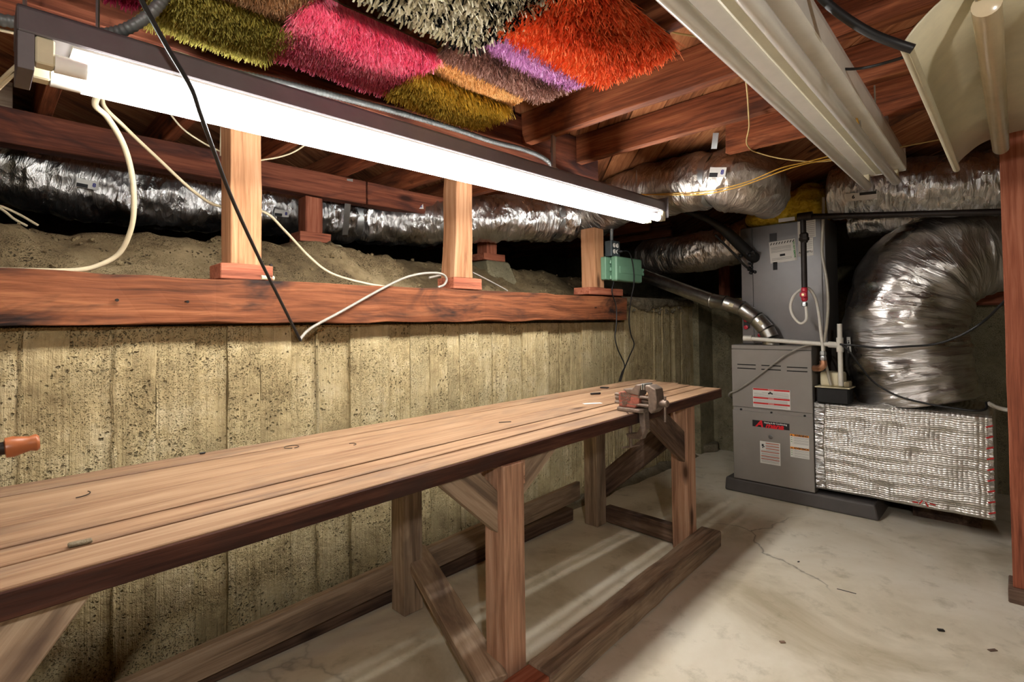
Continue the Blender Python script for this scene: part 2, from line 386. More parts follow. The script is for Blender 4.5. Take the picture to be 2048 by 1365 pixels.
# fins of grout squeezed out between the form boards, and the ragged mortar cap
for p, dd in ((42, .012), (228, .010), (635, .009), (776, .008), (858, .006), (985, .007), (1120, .006), (1225, .006), (1308, .010), (1325, .010), (1362, .012)):
    y = at(p, 700, 'x', 0).y; m = MB(); top = 1.15 if y < 3.16 else 1.3
    m.tube([V(.0 + .004*fb(V(z*9, p, 1), 3), y+.006*fb(V(z*8, p, 4), 3), z) for z in [top*i/24 for i in range(25)]], lambda L, t, dd=dd: dd*(.7+.5*fb(V(L*14, dd*900, 0), 3)), 6)
    m.build('grout_fin', C_WALL, wl, smooth=True)
m = MB()
ya, yb = 3.26, 4.40
def cap(u, v):
    y = lerp(ya, yb, u); low = .055 + .05*max(0, fb(V(y*3.5, 1, 1), 4)) + .02*fb(V(y*19, 3, 3), 3) + .03*math.exp(-((u-.35)/.16)**2)
    z = 1.345 - low*v*1.1; return V(.012 + .03*math.sin(math.pi*min(1, v*1.02))*(.6+.5*fb(V(y*16, z*16, 5), 3)) - (.03 if v > .98 else 0), y, z)
m.grid(cap, 70, 10); m.grid(lambda u, v: V(lerp(-.28, .012, v), lerp(ya, yb, u), 1.345+.008*fb(V(u*20, v*4, 2), 3)), 60, 6)
m.build('mortar_cap', C_MORTAR, wl, smooth='all')
m = MB()
for i in range(40):
    y = 3.3 + .9*rd.random(); z = 1.26+.05*fb(V(y*3.5, 1, 1), 4)+rd.uniform(-.03, .03); r = rd.uniform(.006, .014)
    m.lathe(V(.012, y, z), V(rd.uniform(-1,1), rd.uniform(-1,1), rd.uniform(-1,1)), [(-r, r*.3), (-r*.5, r*.9), (r*.4, r), (r, r*.4)], 6)
tag(m.build('mortar_crumbs', C_MORTAR, wl), kind='stuff')
# rough footing along the foot of the wall
m = MB(); m.grid(lambda u, v: V(lerp(.002, .075+.03*fb(V(u*26, 1, 2), 3), v), lerp(-2.6, 4.35, u), max(.0, (1-v)*(.035+.03*fb(V(u*30, v*2, 7), 4)))), 180, 6)
m.build('rough_footing', C_MORTAR, wl, smooth='all')

tag(MB().box(-.28, 4.5, 4.70, 4.9, -.02, 1.36).build('wall_back', C_BACK), 'plain concrete wall behind the furnace', kind='structure')
tag(MB().box(-.06, .06, 4.42, 4.70, 0, 1.33).build('wall_return', C_BACK), 'short concrete return in the corner by the furnace', kind='structure')
tag(MB().box(4.4, 4.55, -2.7, 4.8, -.02, 2.16).build('wall_right', C_BACK), 'concrete wall on the right side of the basement', kind='structure')
tag(MB().box(-2.8, 4.5, -2.85, -2.7, -.02, 2.16).build('wall_front', C_BACK), 'concrete wall behind the photographer', kind='structure')
tag(MB().box(-2.8, -2.7, -2.75, 6.2, 1.0, 2.16).box(-2.8, 4.5, 6.1, 6.2, 1.0, 2.16).box(4.4, 4.5, 4.8, 6.2, 1.0, 2.16).build('wall_crawlspace', C_BACK), 'dark far walls of the crawl space', kind='structure')
# dirt of the crawl space
def dirt(x, y):
    s = sstep(-.06, -.42, x) if x < 0 else 0
    lo = 1.305
    crest = 1.495 + .07*sstep(0, 1.6, y) - .02*sstep(2.5, 3.8, y)
    steep = 1-sstep(1.2, 2.0, y)
    soft = sstep(-.1, -.75, x); s = lerp(soft, s, steep)
    z = lerp(lo, crest, s) - .16*sstep(-.75, -1.2, x) - .15*sstep(3.5, 4.4, y)*s
    return z + .045*fb(V(x*4, y*4, 0), 5) + .022*fb(V(x*15, y*15, 3), 4)
m = MB(); m.grid(lambda u, v: V(lerp(-2.7, -.05, u), lerp(-2.7, 6.1, v), dirt(lerp(-2.7, -.05, u), lerp(-2.7, 6.1, v))), 90, 260)
m.grid(lambda u, v: V(lerp(-.05, 4.4, u), lerp(4.88, 6.1, v), 1.33 + .03*fb(V(u*9, v*5, 7), 4)), 60, 20)
tag(m.build('dirt_ground', C_DIRT, smooth='all'), 'bare brown dirt of the crawl space above the wall', kind='structure')
m = MB(); rd = random.Random(11)
for i in range(260):
    x = rd.uniform(-.85, -.1); y = rd.uniform(-.2, 4.2); r = rd.uniform(.004, .013)*(1.6 if rd.random() < .06 else 1)
    m.lathe(V(x, y, dirt(x, y)+r*.2), V(rd.uniform(-1,1), rd.uniform(-1,1), rd.uniform(-1,1)), [(-r, r*.3), (-r*.4, r*.9), (r*.5, r), (r, r*.3)], 6)
tag(m.build('dirt_crumbs', C_DIRT), 'small stones and crumbs on the crawl space dirt', 'stones', kind='stuff')

# ceiling: joists, girder, diagonal subfloor planks
cl = struct('ceiling', (0, 0, 0), 'open ceiling of red-brown joists and diagonal subfloor planks')
MB().box(-2.8, 4.5, -2.8, 6.2, ZC+.024, ZC+.05).build('light_block', W_DARK, cl)  # unseen slab added over the planks to keep light out
dv = V(.66, -.75, 0).normalized(); nv = V(.75, .66, 0).normalized()
def clip(poly, nx, ny, c):
    out = []
    for i in range(len(poly)):
        a, b = poly[i], poly[(i+1) % len(poly)]; da = a.x*nx+a.y*ny-c; db = b.x*nx+b.y*ny-c
        if da <= 0: out.append(a)
        if (da < 0 < db) or (db < 0 < da): out.append(a + (b-a)*(da/(da-db)))
    return out
k = -3.8; i = 0
while k < 7.6:
    wd = .135; a = nv*k; rr = random.Random(i); dz = rr.uniform(0, .006)
    poly = [a-dv*12, a+dv*12, a+nv*(wd-.006)+dv*12, a+nv*(wd-.006)-dv*12]
    for nx, ny, c in ((1, 0, 4.39), (-1, 0, 2.69), (0, 1, 6.1), (0, -1, 2.69)): poly = clip(poly, nx, ny, c) if poly else []
    if len(poly) > 2: MB().prism([p+V(0, 0, ZC+dz) for p in poly], (0, 0, .024-dz), dv).build('plank', W_PLANK, cl)
    k += wd; i += 1
JY = [2.61 - .4075*i for i in range(13)]
for j, y in enumerate(JY):
    x0 = 1.06 if j == 0 else .452
    MB().timber(V(x0, y-.0225, 2.05), V(4.38, y-.0225, 2.05), .045, .14, V(0,1,0), 14, .005).build('joist', W_JOIST, cl, bevel=.002)
for j, y in enumerate(JY + [3.02, 3.43, 3.84, 4.25, 4.66]):
    yc = y+.0225 if y < 2.7 else y
    MB().timber(V(-2.65, yc, 2.05), V(.355 if y < 2.6 else -.3, yc, 2.05), .045, .14, V(0,1,0), 8, .004).build('joist', W_JOIST, cl, bevel=.002)
MB().timber(V(.405, -2.68, 1.985), V(.405, 2.36, 2.015), .09, .20, V(1,0,0), 20, .006).build('girder', W_GIRD, cl, bevel=.003)
MB().timber(V(-.62, -2.68, 1.895), V(-.62, 1.55, 1.912), .09, .13, V(1,0,0), 16, .005).build('girder', W_GIRD, cl, bevel=.003)
MB().timber(V(-.62, 1.56, 1.912), V(-.62, 2.75, 1.912), .09, .13, V(1,0,0), 8, .005).build('girder', W_GIRD, cl, bevel=.003)

# ------------------------------------------------------------------ the timber on the wall and the posts
tag(MB().timber(V(.02, -2.65, 1.232), V(.02, 3.225, 1.2545), .12, .158, V(1,0,0), 60, .009).build('timber_beam', W_BEAM, bevel=.004, seg=2), 'long orange-brown stained timber beam lying on the concrete wall', 'beam')
def post(label, yc, zb, zt, xc=.007, w=.106, mat=W_POST, blk=(.13, .18, .055), seg=8, jit=.003, wavy=0, blkdy=0, group='posts on the wall beam'):
    t = thing('timber_post', label, 'post', (xc, yc, zb), group)
    m = MB().timber(V(xc, yc, zb+blk[2]), V(xc, yc, zt), w, w, V(1,0,0), seg, jit)
    if wavy:
        for v in m.v:
            if v.y < yc: v.y -= wavy*math.sin((v.z-zb)*5.2+1.1)+wavy*.5*math.sin(v.z*11)
    m.build('shaft', mat, t, bevel=.003)
    MB().timber(V(xc, yc-blk[1]/2+blkdy, zb+blk[2]/2), V(xc, yc+blk[1]/2+blkdy, zb+blk[2]/2), blk[0], blk[2], V(1,0,0), 4, .004).build('base_block', W_RED, t, bevel=.003)
    return t
post('straight orange timber post nearest the left end of the lamp', .690, 1.325, 2.11)
post('gnarled timber post with wavy left edge standing on the beam', 1.735, 1.332, 2.11, wavy=.016, seg=16, jit=.004, blk=(.13, .19, .058), blkdy=.01)
post('timber post carrying the green box and the outlets', 2.92, 1.343, 1.79, w=.11, blk=(.13, .40, .048), blkdy=.07)
post('short red-brown crawl space post on a broken concrete pier', 1.245, 1.595, 1.835, -.62, .092, W_RED, (.13, .17, .05), 4, .003, group='crawl space posts')
post('dark crawl space post seen far behind the beam between two posts', 2.53, 1.60, 1.845, -.62, .10, W_RED, (.16, .2, .045), 4, .003, group='crawl space posts')
post('dim crawl space post standing behind the vent pipe', 5.15, 1.33, 2.11, .02, .11, W_RED, (.15, .18, .05), 4, .003, group='crawl space posts')
for lab, y, sx in (('broken concrete pier under the short red-brown post', 1.27, .2), ('small concrete pier under the far dark post', 2.55, .2)):
    m = MB(); zt = 1.592 if y < 2 else 1.597
    b = [V(-.62-sx*.7, y-.13, 1.30), V(-.62+sx, y-.14, 1.30), V(-.62+sx, y+.17, 1.30), V(-.62-sx*.7, y+.15, 1.30)]
    tp = [V(-.62-.1, y-.10, zt), V(-.62+.09, y-.105, zt), V(-.62+.085, y+.12, zt), V(-.62-.1, y+.1, zt)]
    m.add(b+tp, [(3,2,1,0),(4,5,6,7),(0,1,5,4),(1,2,6,5),(2,3,7,6),(3,0,4,7)])
    tag(m.build('concrete_pier', C_BACK, bevel=.012), lab, 'pier', 'crawl space piers')
rp = thing('timber_post', 'tall reddish timber post at the right edge on a floor block', 'post', (2.075, 3.0, 0))
MB().timber(V(2.075, 3.0, .055), V(2.075, 3.0, ZC-.001), .09, .09, V(1,0,0), 10, .003).build('shaft', W_RED, rp, bevel=.003)
MB().box(2.015, 2.2, 2.925, 3.09, 0, .055).build('base_block', W_DARK, rp, bevel=.004)
tag(MB().timber(V(1.25, 4.62, 1.30), V(3.2, 4.62, 1.30), .1, .12, V(0,1,0), 8, .004).build('timber_beam', W_RED, bevel=.003), 'dark red-stained timber against the back wall, right of the big duct', 'beam')
for lab, x, y in (('dark timber post behind the bend of the big duct', 2.14, 4.62),):
    tag(MB().timber(V(x, y, 1.362), V(x, y, ZC-.001), .10, .09, V(1,0,0), 6, .003).build('timber_post', W_RED, bevel=.003), lab, 'post', 'crawl space posts')
tag(MB().timber(V(-.70, -1.4, 2.03), V(-.70, .10, 2.03), .03, .15, V(1,0,0), 6, .003).build('board', W_GREY, bevel=.002), 'weathered grey board above the crawl space girder at far left', 'board')
tag(MB().timber(V(-1.32, -1.4, 1.86), V(-1.32, .25, 1.86), .03, .26, V(1,0,0), 6, .003).build('board', W_GREY, bevel=.002), 'pale weathered board behind the left end of the foil duct', 'board')

# ------------------------------------------------------------------ workbench
bench = thing('workbench', 'long wooden workbench of worn planks along the concrete wall', 'workbench', (.57, 1.4, 0))
def topz(y): return .752 + .0105*y if y < 0 else lerp(.752, .782, y/2.95)
def topx(e, y):                                             # seams between the planks, from the near end to the far end
    a, b = {0: (.204, .286), 1: (.310, .400), 2: (.523, .575), 3: (.730, .683), 4: (.832, .780), 5: (.938, .872)}[e]
    return lerp(a, b, y/2.95)
ends = [3.05, 3.0, 2.935, 2.91, 2.895]
for e in range(5):
    y0, y1 = -1.35, ends[e]; m = MB(); rr = random.Random(e+20); n = 24; vs = []; gs = []; fs = []
    g = (.004, .005, .0075, .0058, .0)[e]; g0 = (.0, .004, .005, .0075, .0058)[e]; dz = rr.uniform(-.0015, .0015)
    for i in range(n+1):
        y = lerp(y0, y1, i/n); xa = topx(e, y)+g0; xb = topx(e+1, y)-g; zt = topz(y)+dz + .0012*fb(V(y*2, e*5, 1), 2)
        j = .004*fb(V(y*9, e, 4), 4) if e == 4 else .0
        for x, z in ((xa, zt-.042), (xb+j, zt-.042), (xb+j, zt), (xa, zt)): vs.append(V(x, y, z)); gs.append((y+e*7, x+e*3, z))
        if i:
            k = 4*i
            for q in range(4): fs.append((k-4+q, k+q, k+(q+1) % 4, k-4+(q+1) % 4))
    fs += [(0,1,2,3), (4*n+3, 4*n+2, 4*n+1, 4*n)]
    m.add(vs, fs, gs); m.build('plank', W_BENCH, bench, bevel=.0022)
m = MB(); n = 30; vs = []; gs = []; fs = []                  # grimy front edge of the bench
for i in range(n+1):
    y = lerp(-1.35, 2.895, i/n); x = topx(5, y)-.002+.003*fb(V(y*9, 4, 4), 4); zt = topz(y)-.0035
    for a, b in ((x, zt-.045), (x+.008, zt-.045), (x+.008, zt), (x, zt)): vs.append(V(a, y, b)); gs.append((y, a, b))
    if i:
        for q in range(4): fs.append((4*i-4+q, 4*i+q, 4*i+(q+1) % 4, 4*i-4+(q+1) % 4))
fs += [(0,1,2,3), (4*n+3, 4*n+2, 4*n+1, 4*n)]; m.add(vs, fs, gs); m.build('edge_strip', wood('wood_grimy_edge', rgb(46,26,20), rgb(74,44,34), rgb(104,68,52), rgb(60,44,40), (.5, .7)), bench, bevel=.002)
def brd(name, p0, p1, w, h, side, mat=W_LEG, seg=4, jit=.002): return MB().timber(p0, p1, w, h, side, seg, jit).build(name, mat, bench, bevel=.003)
zu = .717
LF1 = V(.887, 1.176, 0); LF2 = V(.822, 2.535, 0); LB1 = V(.262, 1.235, 0); LB2 = V(.297, 2.50, 0)
for c, zt in ((LF1, .716), (LF2, .728), (LB1, .716), (LB2, .728)):
    brd('leg', c+V(0,0,.001), c+V(0,0,zt), .09, .09, V(1,0,0), W_LEG if c.x > .5 else W_GREY, 6, .002)
brd('leg', V(.887, -1.1, .001), V(.887, -1.1, .70), .09, .09, V(1,0,0)); brd('leg', V(.262, -1.1, .001), V(.262, -1.1, .70), .09, .09, V(1,0,0))
# cross bearers under the planks
brd('bearer', V(.25, 1.176+.067, .672), V(.90, 1.176+.067, .672), .042, .085, V(0,1,0)); brd('bearer', V(.30, 2.535+.067, .686), V(.84, 2.535+.067, .686), .042, .085, V(0,1,0), W_DARK)
# diagonal braces, cut flush against leg and bench top
def brace(mat, x, pts, th=.035): MB().prism([V(x-th/2, a, b) for a, b in pts], (th, 0, 0), V(0, pts[1][0]-pts[0][0], pts[1][1]-pts[0][1])).build('brace', mat, bench, bevel=.003)
def yz(px, py, x): p = at(px, py, 'x', x); return p.y, p.z
a1, a2, a3, a4 = yz(990, 1070, .905), yz(990, 985, .905), yz(958, 946, .905), yz(876, 972, .905)
brace(W_GREY, .888, [(a4[0], .713), (1.130, a1[1]), (1.130, a2[1]), (a3[0], .713)])
b1, b2 = yz(1050, 1008, .885), yz(1105, 905, .885)
brace(W_GREY, .870, [(1.222, b1[1]), (b2[0]+.03, .714), (1.222, .714)])
c1, c2, c3, c4 = yz(1362, 928, .85), yz(1362, 865, .85), yz(1330, 815, .85), yz(1285, 822, .85)
brace(W_DARK, .838, [(c4[0], .725), (2.489, c1[1]), (2.489, c2[1]), (c3[0], .725)])
d1_, d2_ = yz(205, 1168, .905), yz(60, 1365, .905)
sl = (d1_[1]-d2_[1])/(d1_[0]-d2_[0])
brace(W_GREY, .888, [(d1_[0], .710), (d1_[0]-.55, .710-.55*sl), (d1_[0]-.55, .710-.55*sl+.16), (d1_[0]-.12, .710)])
e1, e2 = at(1197, 978, 'y', 2.60), at(1345, 858, 'y', 2.60)
MB().timber(e1, e2, .035, .12, V(0,1,0), 4, .002).build('brace', W_DARK, bench, bevel=.003)
# floor stretchers and runners
brd('stretcher', V(.215, 1.30, .20), V(.93, 1.075, .085), .10, .04, V(.3,1,0), W_GREY)
brd('stretcher', V(.34, 2.56, .055), V(.79, 2.545, .055), .045, .09, V(0,1,0), W_DARK)
MB().timber(V(.985, -1.3, .044), V(.985, 1.22, .044), .09, .085, V(1,0,0), 10, .004).build('runner', W_RED, bench, bevel=.004)
MB().timber(V(.980, 1.225, .044), V(.905, 2.66, .044), .10, .085, V(1,0,0), 14, .008).build('runner', W_GREY, bench, bevel=.006)
MB().timber(V(.196, -1.2, .03), V(.222, 2.44, .19), .03, .10, V(1,0,0), 16, .004).build('rear_stretcher', W_GREY, bench, bevel=.003)
tag(MB().timber(V(.135, -1.2, .036), V(.135, 2.45, .036), .085, .07, V(1,0,0), 14, .006).build('floor_timber', W_DARK, bevel=.004), 'dark timber lying on the floor behind the bench legs', 'timber')

# ------------------------------------------------------------------ fluorescent fixtures
GLOW = emit('lit_tube', (1.0, .985, .95, 1), TUBE_POWER)
f1 = thing('fluorescent_light', 'long lit fluorescent strip light hanging above the bench', 'light fixture', (.62, 1.37, 1.69))
def fz(y): return .012*(y-.05)                                # the fixture hangs a little higher at its far end
def slant(m):
    for v in m.v: v.z += fz(v.y)
    return m
Y0, Y1 = .055, 2.672
m = MB().prism([(.555, Y0, 1.738), (.685, Y0, 1.738), (.675, Y0, 1.79), (.655, Y0, 1.803), (.585, Y0, 1.803), (.565, Y0, 1.79)], (0, Y1-Y0, 0), V(0,1,0))
slant(m).build('housing', FIX_GREY, f1, bevel=.003)
slant(MB().box(.562, .678, .14, 2.60, 1.733, 1.738)).build('reflector', FIX_WHITE, f1)
for x in (.577, .663):
    t = slant(MB().tube([V(x, .165, 1.697), V(x, 2.61, 1.697)], .019, 16)).build('tube', GLOW, f1, smooth=True)
    for ya, yb in ((.112, .165), (2.61, 2.64)):
        slant(MB().tube([V(x, ya, 1.697), V(x, yb, 1.697)], .0185, 16)).build('tube_end', TUBE_OFF, t, smooth=True)
    for ya, yb, mt in ((.082, .112, CREAM), (2.64, 2.668, CREAM)):
        slant(MB().box(x-.017, x+.017, ya, yb, 1.684, 1.738)).build('socket', mt, f1, bevel=.003)
slant(MB().box(.558, .682, .056, .081, 1.665, 1.738)).build('end_plate', FIX_GREY, f1, bevel=.001)
slant(MB().box(.545, .695, 2.672, 2.675, 1.70, 1.815)).build('end_plate', FIX_GREY, f1, bevel=.001)
for y in (.07, .19, 2.5):
    MB().tube([V(.60, y, 1.80+fz(y)), V(.60, y, 1.98 if abs(y-.19) > .1 else 1.985)], .004, 6).build('hanger', STRAP, f1)
for y in (1.77,):
    MB().box(.615, .625, y-.01, y+.01, 1.81+fz(y), 1.979).build('hanger', STRAP, f1)

f2 = thing('fluorescent_light', 'unlit white twin-tube fluorescent strip under the joists', 'light fixture', (1.62, 1.8, 1.78))
def sl2(m):
    for v in m.v: v.x -= .025*(v.y-.9)/2.1
    return m
ya, yb = .56, 2.99
sl2(MB().prism([(1.570, ya, 1.845), (1.742, ya, 1.845), (1.742, ya, 1.905), (1.732, ya, 1.945), (1.582, ya, 1.945), (1.570, ya, 1.905)], (0, yb-ya, 0), V(0,1,0))).build('housing', FIX_WHITE, f2, bevel=.003)
sl2(MB().prism([(1.622, ya+.03, 1.845), (1.672, ya+.03, 1.845), (1.665, ya+.03, 1.837), (1.63, ya+.03, 1.837)], (0, yb-ya-.06, 0), V(0,1,0))).build('ballast_cover', FIX_CREAM, f2, bevel=.002)
sl2(MB().box(1.57, 1.74, yb, yb+.004, 1.84, 1.945)).build('end_plate', FIX_WHITE, f2, bevel=.001)
for x in (1.588, 1.700):
    sl2(MB().lathe(V(x, ya+.03, 1.797), V(0,1,0), [(0, .012), (.004, .0195), (2.395, .0195), (2.41, .010)], 16)).build('tube', TUBE_OFF, f2, smooth=True)
    for yy in (ya+.005, yb-.03): sl2(MB().box(x-.014, x+.014, yy, yy+.022, 1.795, 1.85)).build('socket', CREAM, f2, bevel=.002)
for x, y in ((1.61, 1.77), (1.70, 2.585)): MB().box(x-.01, x+.01, y-.01, y+.01, 1.94, 1.979).build('hanger', STRAP, f2)

f3 = thing('fluorescent_light', 'cream curved reflector light with aged tubes near the right post', 'light fixture', (2.1, 1.98, 1.74))
ya, yb, xc = 1.36, 2.60, 2.125
prof = [(-.205, 1.715), (-.215, 1.722), (-.21, 1.735), (-.185, 1.765), (-.14, 1.80), (-.08, 1.818), (0, 1.822), (.08, 1.818), (.14, 1.80), (.185, 1.765), (.21, 1.735), (.215, 1.722), (.205, 1.715)]
prof = [(p.x, p.z) for p in smooth_path([V(x, 0, z) for x, z in prof], 5)]
inn = [(x*.985, z-.004 if abs(x) < .2 else z+.004) for x, z in prof[1:-1]]
m = MB(); poly = [(xc+x, z) for x, z in prof] ; pin = [(xc+x, z) for x, z in inn]
n = len(poly)
m.grid(lambda u, v: V(poly[min(n-1, int(round(u*(n-1))))][0], lerp(ya, yb, v), poly[min(n-1, int(round(u*(n-1))))][1]), n-1, 4)
sh = m.build('reflector', FIX_CREAM, f3, smooth='all'); so = sh.modifiers.new('thick', 'SOLIDIFY'); so.thickness = .004; so.offset = 1
for sx in (-1, 1): MB().tube([V(xc+sx*.21, ya-.004, 1.722), V(xc+sx*.21, yb+.004, 1.722)], .011, 10).build('rolled_lip', FIX_CREAM, f3, smooth=True)
MB().box(xc-.05, xc+.05, ya+.02, yb-.02, 1.824, 1.90).build('housing', FIX_CREAM, f3, bevel=.004)
for x in (-.085, .055): MB().lathe(V(xc+x, ya+.01, 1.765), V(0,1,0), [(0, .014), (.004, .0235), (1.20, .0235), (1.215, .012)], 18).build('tube', TUBE_AGED, f3, smooth=True)
for x in (-.085, .055):
    for yy in (ya+.002, yb-.03): MB().box(xc+x-.012, xc+x+.012, yy, yy+.012, 1.775, 1.822).build('socket', BRASS, f3)
for y in (1.768, 2.585): MB().box(xc-.012, xc+.012, y-.012, y+.012, 1.90, 1.979).build('hanger', STRAP, f3)

# a made-up bare bulb on a cord, added behind the camera as fill light
bl = thing('fill_bulb', 'added fill bulb hanging on a short cord behind the photographer', 'light fixture', (2.75, -.45, 1.65))
MB().lathe(V(2.75, -.45, 2.119), V(0,0,-1), [(0, .05), (.02, .05), (.03, .01)], 20).build('canopy', FIX_CREAM, bl, smooth=True)
MB().tube([V(2.75, -.45, 2.10), V(2.75, -.45, 1.86)], .004, 8).build('cord', BLACK, bl)
MB().lathe(V(2.75, -.45, 1.87), V(0,0,-1), [(0, .012), (.01, .022), (.06, .022)], 16).build('socket', BLACK, bl, smooth=True)
MB().lathe(V(2.75, -.45, 1.81), V(0,0,-1), [(0, .015), (.03, .018), (.06, .032), (.09, .036), (.115, .026), (.125, .008)], 20).build('bulb', emit('fill_glow', (1, .95, .87, 1), FILL_POWER), bl, smooth=True)

# ------------------------------------------------------------------ carpet offcuts nailed under the joists
def rug(label, x0, x1, y0, y1, zj, cols, plen, width, count, wild=.5, base=None, sag=.02, seed=0, pos=(.0, .5, 1.0)):
    t = thing('carpet_offcut', label, 'carpet', ((x0+x1)/2, (y0+y1)/2, zj-.05), 'carpet offcuts nailed under the joists')
    rr = random.Random(seed+5)
    def h(u, v): return zj - .004 - sag*math.sin(math.pi*u)**1 *math.sin(math.pi*v) - .004*fb(V(u*3, v*3, seed), 2)
    def P(u, v): return V(lerp(x0, x1, u)+.008*fb(V(u*4, v*4, seed+3), 2), lerp(y0, y1, v)+.008*fb(V(u*4, v*4, seed+8), 2), h(u, v))
    b = MB(); b.grid(P, 10, 14); bo = b.build('backing', base or RUG_BACK, t, smooth='all'); s_ = bo.modifiers.new('thick', 'SOLIDIFY'); s_.thickness = .006; s_.offset = 0
    m = MB(); vs = []; fs = []; gs = []
    for i in range(count):
        u, v = rr.random(), rr.random()
        if rr.random() < .18:                                  # thicker fringe along the edges
            if rr.random() < .5: u = rr.choice((.0, 1.0))
            else: v = rr.choice((.0, 1.0))
        p = P(u, v) - V(0,0,.003); a = rr.uniform(0, 2*math.pi); k = rr.random()
        patch = .5+.5*fb(V(p.x*9, p.y*9, seed), 3); col = max(0, min(1, .55*rr.random()+.5*patch))
        d = V(math.cos(a)*wild*k, math.sin(a)*wild*k, -1).normalized(); L = plen*rr.uniform(.65, 1.15)
        s = V(-math.sin(a), math.cos(a), 0)*width*.5; bend = V(math.cos(a+1), math.sin(a+1), -.2)*L*.25*wild
        q = p + d*(L*.55); e = p + d*L + bend; b0 = len(vs)
        vs += [p-s, p+s, q+s*.9, q-s*.9, e+s*.4, e-s*.4]; gs += [(col, 0, 0)]*6; fs += [(b0, b0+1, b0+2, b0+3), (b0+3, b0+2, b0+4, b0+5)]
    m.add(vs, fs, gs); tag(m.build('pile', pile_mat('pile_'+str(seed), *cols, pos), t), kind='stuff')
    return t
RUG_BACK = plain('carpet_backing', rgb(88,66,48), .95)
zj = 1.979
rug('magenta shag carpet offcut in the far upper left corner', .52, .95, .0, .27, zj, (rgb(118,35,62), rgb(192,51,96), rgb(230,85,118)), .035, .004, 9000, seed=1)
rug('olive green shag carpet offcut beside the hanging black cable', .49, .70, .30, .585, zj, (rgb(121,112,51), rgb(186,172,82), rgb(237,224,134)), .05, .005, 9000, .6, seed=2)
rug('brown shag carpet offcut at the top edge beside the olive one', .71, .92, .29, .56, zj, (rgb(112,85,62), rgb(161,125,91), rgb(197,159,121)), .03, .004, 8000, seed=3)
rug('large pinkish red shag carpet offcut over the middle of the lamp', .545, .85, .575, .955, zj, (rgb(206,64,104), rgb(250,120,152), rgb(255,176,190)), .045, .004, 16000, .7, seed=4)
rug('mustard yellow shag carpet strip nearest the lamp', .575, .745, .965, 1.36, zj, (rgb(143,116,42), rgb(208,172,67), rgb(248,217,107)), .06, .005, 10000, .6, seed=5, sag=.03)
rug('short tan carpet strip between the mustard and the brown strips', .75, .875, .955, 1.36, zj, (rgb(208,159,105), rgb(248,197,138), rgb(255,228,174)), .022, .003, 12000, .5, seed=6)
rug('mauve brown shag carpet strip between the tan and the lilac strips', .88, 1.005, .955, 1.37, zj, (rgb(116,87,80), rgb(168,130,118), rgb(210,174,159)), .045, .005, 10000, .7, seed=7)
rug('lilac shag carpet strip beside the orange carpet', 1.01, 1.125, .95, 1.365, zj, (rgb(163,112,156), rgb(230,174,224), rgb(255,224,255)), .045, .005, 9000, .8, seed=8)
rug('orange red shag carpet offcut at the right end of the carpets', 1.13, 1.375, .95, 1.38, zj, (rgb(186,58,40), rgb(255,112,62), rgb(255,168,112)), .065, .006, 15000, .9, seed=9, sag=.03)
rug('cream and black shag carpet offcut at the top centre', 1.0, 1.30, .56, .95, zj-.01, (rgb(10,9,9), rgb(216,206,178), rgb(252,247,228)), .055, .011, 6500, .95, seed=10, pos=(.40, .50, 1.0))

# ------------------------------------------------------------------ foil ducts
def duct(label, spec, r, mat, straps=(), n=40, per=16, rib=.004, fs=1.0, caps=True, taper=None, group='insulated flexible ducts', seed=0, strapw=.04, cinch=.022):
    pts = path(spec, per); t = thing('insulated_duct', label, 'duct', tuple(pts[len(pts)//2]-V(0,0,r)), group)
    S = [0]
    for i in range(1, len(pts)): S.append(S[-1]+(pts[i]-pts[i-1]).length)
    def disp(L, th, rr):
        c = V(L*7*fs, math.cos(th)*2.2, math.sin(th)*2.2+seed*7)
        d = rib*1.6*fb(c, 3) + rib*.9*fb(V(L*26*fs, math.cos(th)*1.6, math.sin(th)*1.6+seed), 3)
        for sf in straps: d -= cinch*math.exp(-((L-sf*S[-1])/.035)**2)
        return d
    # resample finely so that the folds are geometry
    N = max(30, int(S[-1]/.012)); q = []; j = 0
    for k in range(N+1):
        s_ = S[-1]*k/N
        while j < len(S)-2 and S[j+1] < s_: j += 1
        q.append(lerp(pts[j], pts[j+1], (s_-S[j])/max(1e-9, S[j+1]-S[j])))
    rf = (lambda L, tt: r*taper(tt)) if taper else r
    MB().tube(q, rf, n, caps, disp).build('jacket', mat, t, smooth='all')
    for sf in straps:
        i = int(sf*N); a = q[max(0, i-1)]; b = q[min(N, i+1)]; d = (b-a).normalized(); rr = (r*taper(sf) if taper else r)-cinch+.006
        MB().tube([q[i]-d*strapw/2, q[i]-d*strapw*.49, q[i]+d*strapw*.49, q[i]+d*strapw/2], [rr-.006, rr, rr, rr-.006], 36, False).build('strap', STRAP, t, smooth=True)
    return t, q
def sticker(parent, org, right, up, w, h, num, numx, ink=BLUE_INK, dark=(-.5, .05, -.5, -.02)):
    nor = right.cross(up); lb = MB().obox(org, right, up, nor, w/2, h/2, .001).build('label', WHITE, parent)
    text('number', num, ink, lb, org+right*(numx*w)+nor*.0015, right, up, h*.62, .0004, .0012)
    MB().obox(org+right*(w*(dark[0]+dark[1])/2)+up*(h*(dark[2]+dark[3])/2)+nor*.0012, right, up, nor, w*(dark[1]-dark[0])/2*.92, h*(dark[3]-dark[2])/2*.9, .0005).build('print', BLACK_INK, lb)
    return lb
d1, q1 = duct('long silver foil duct running through the crawl space', [V(-1.12, -.05, 2.0), V(-1.0, .10, 1.86), V(-.95, .35, 1.80), V(-.93, .75, 1.80), V(-.92, 1.2, 1.825), V(-.88, 1.55, 1.82), V(-.70, 2.05, 1.83), V(-.42, 2.45, 1.865), V(-.20, 2.95, 1.89)], .155, FOIL, (.33, .55, .72, .96), rib=.012, seed=1)
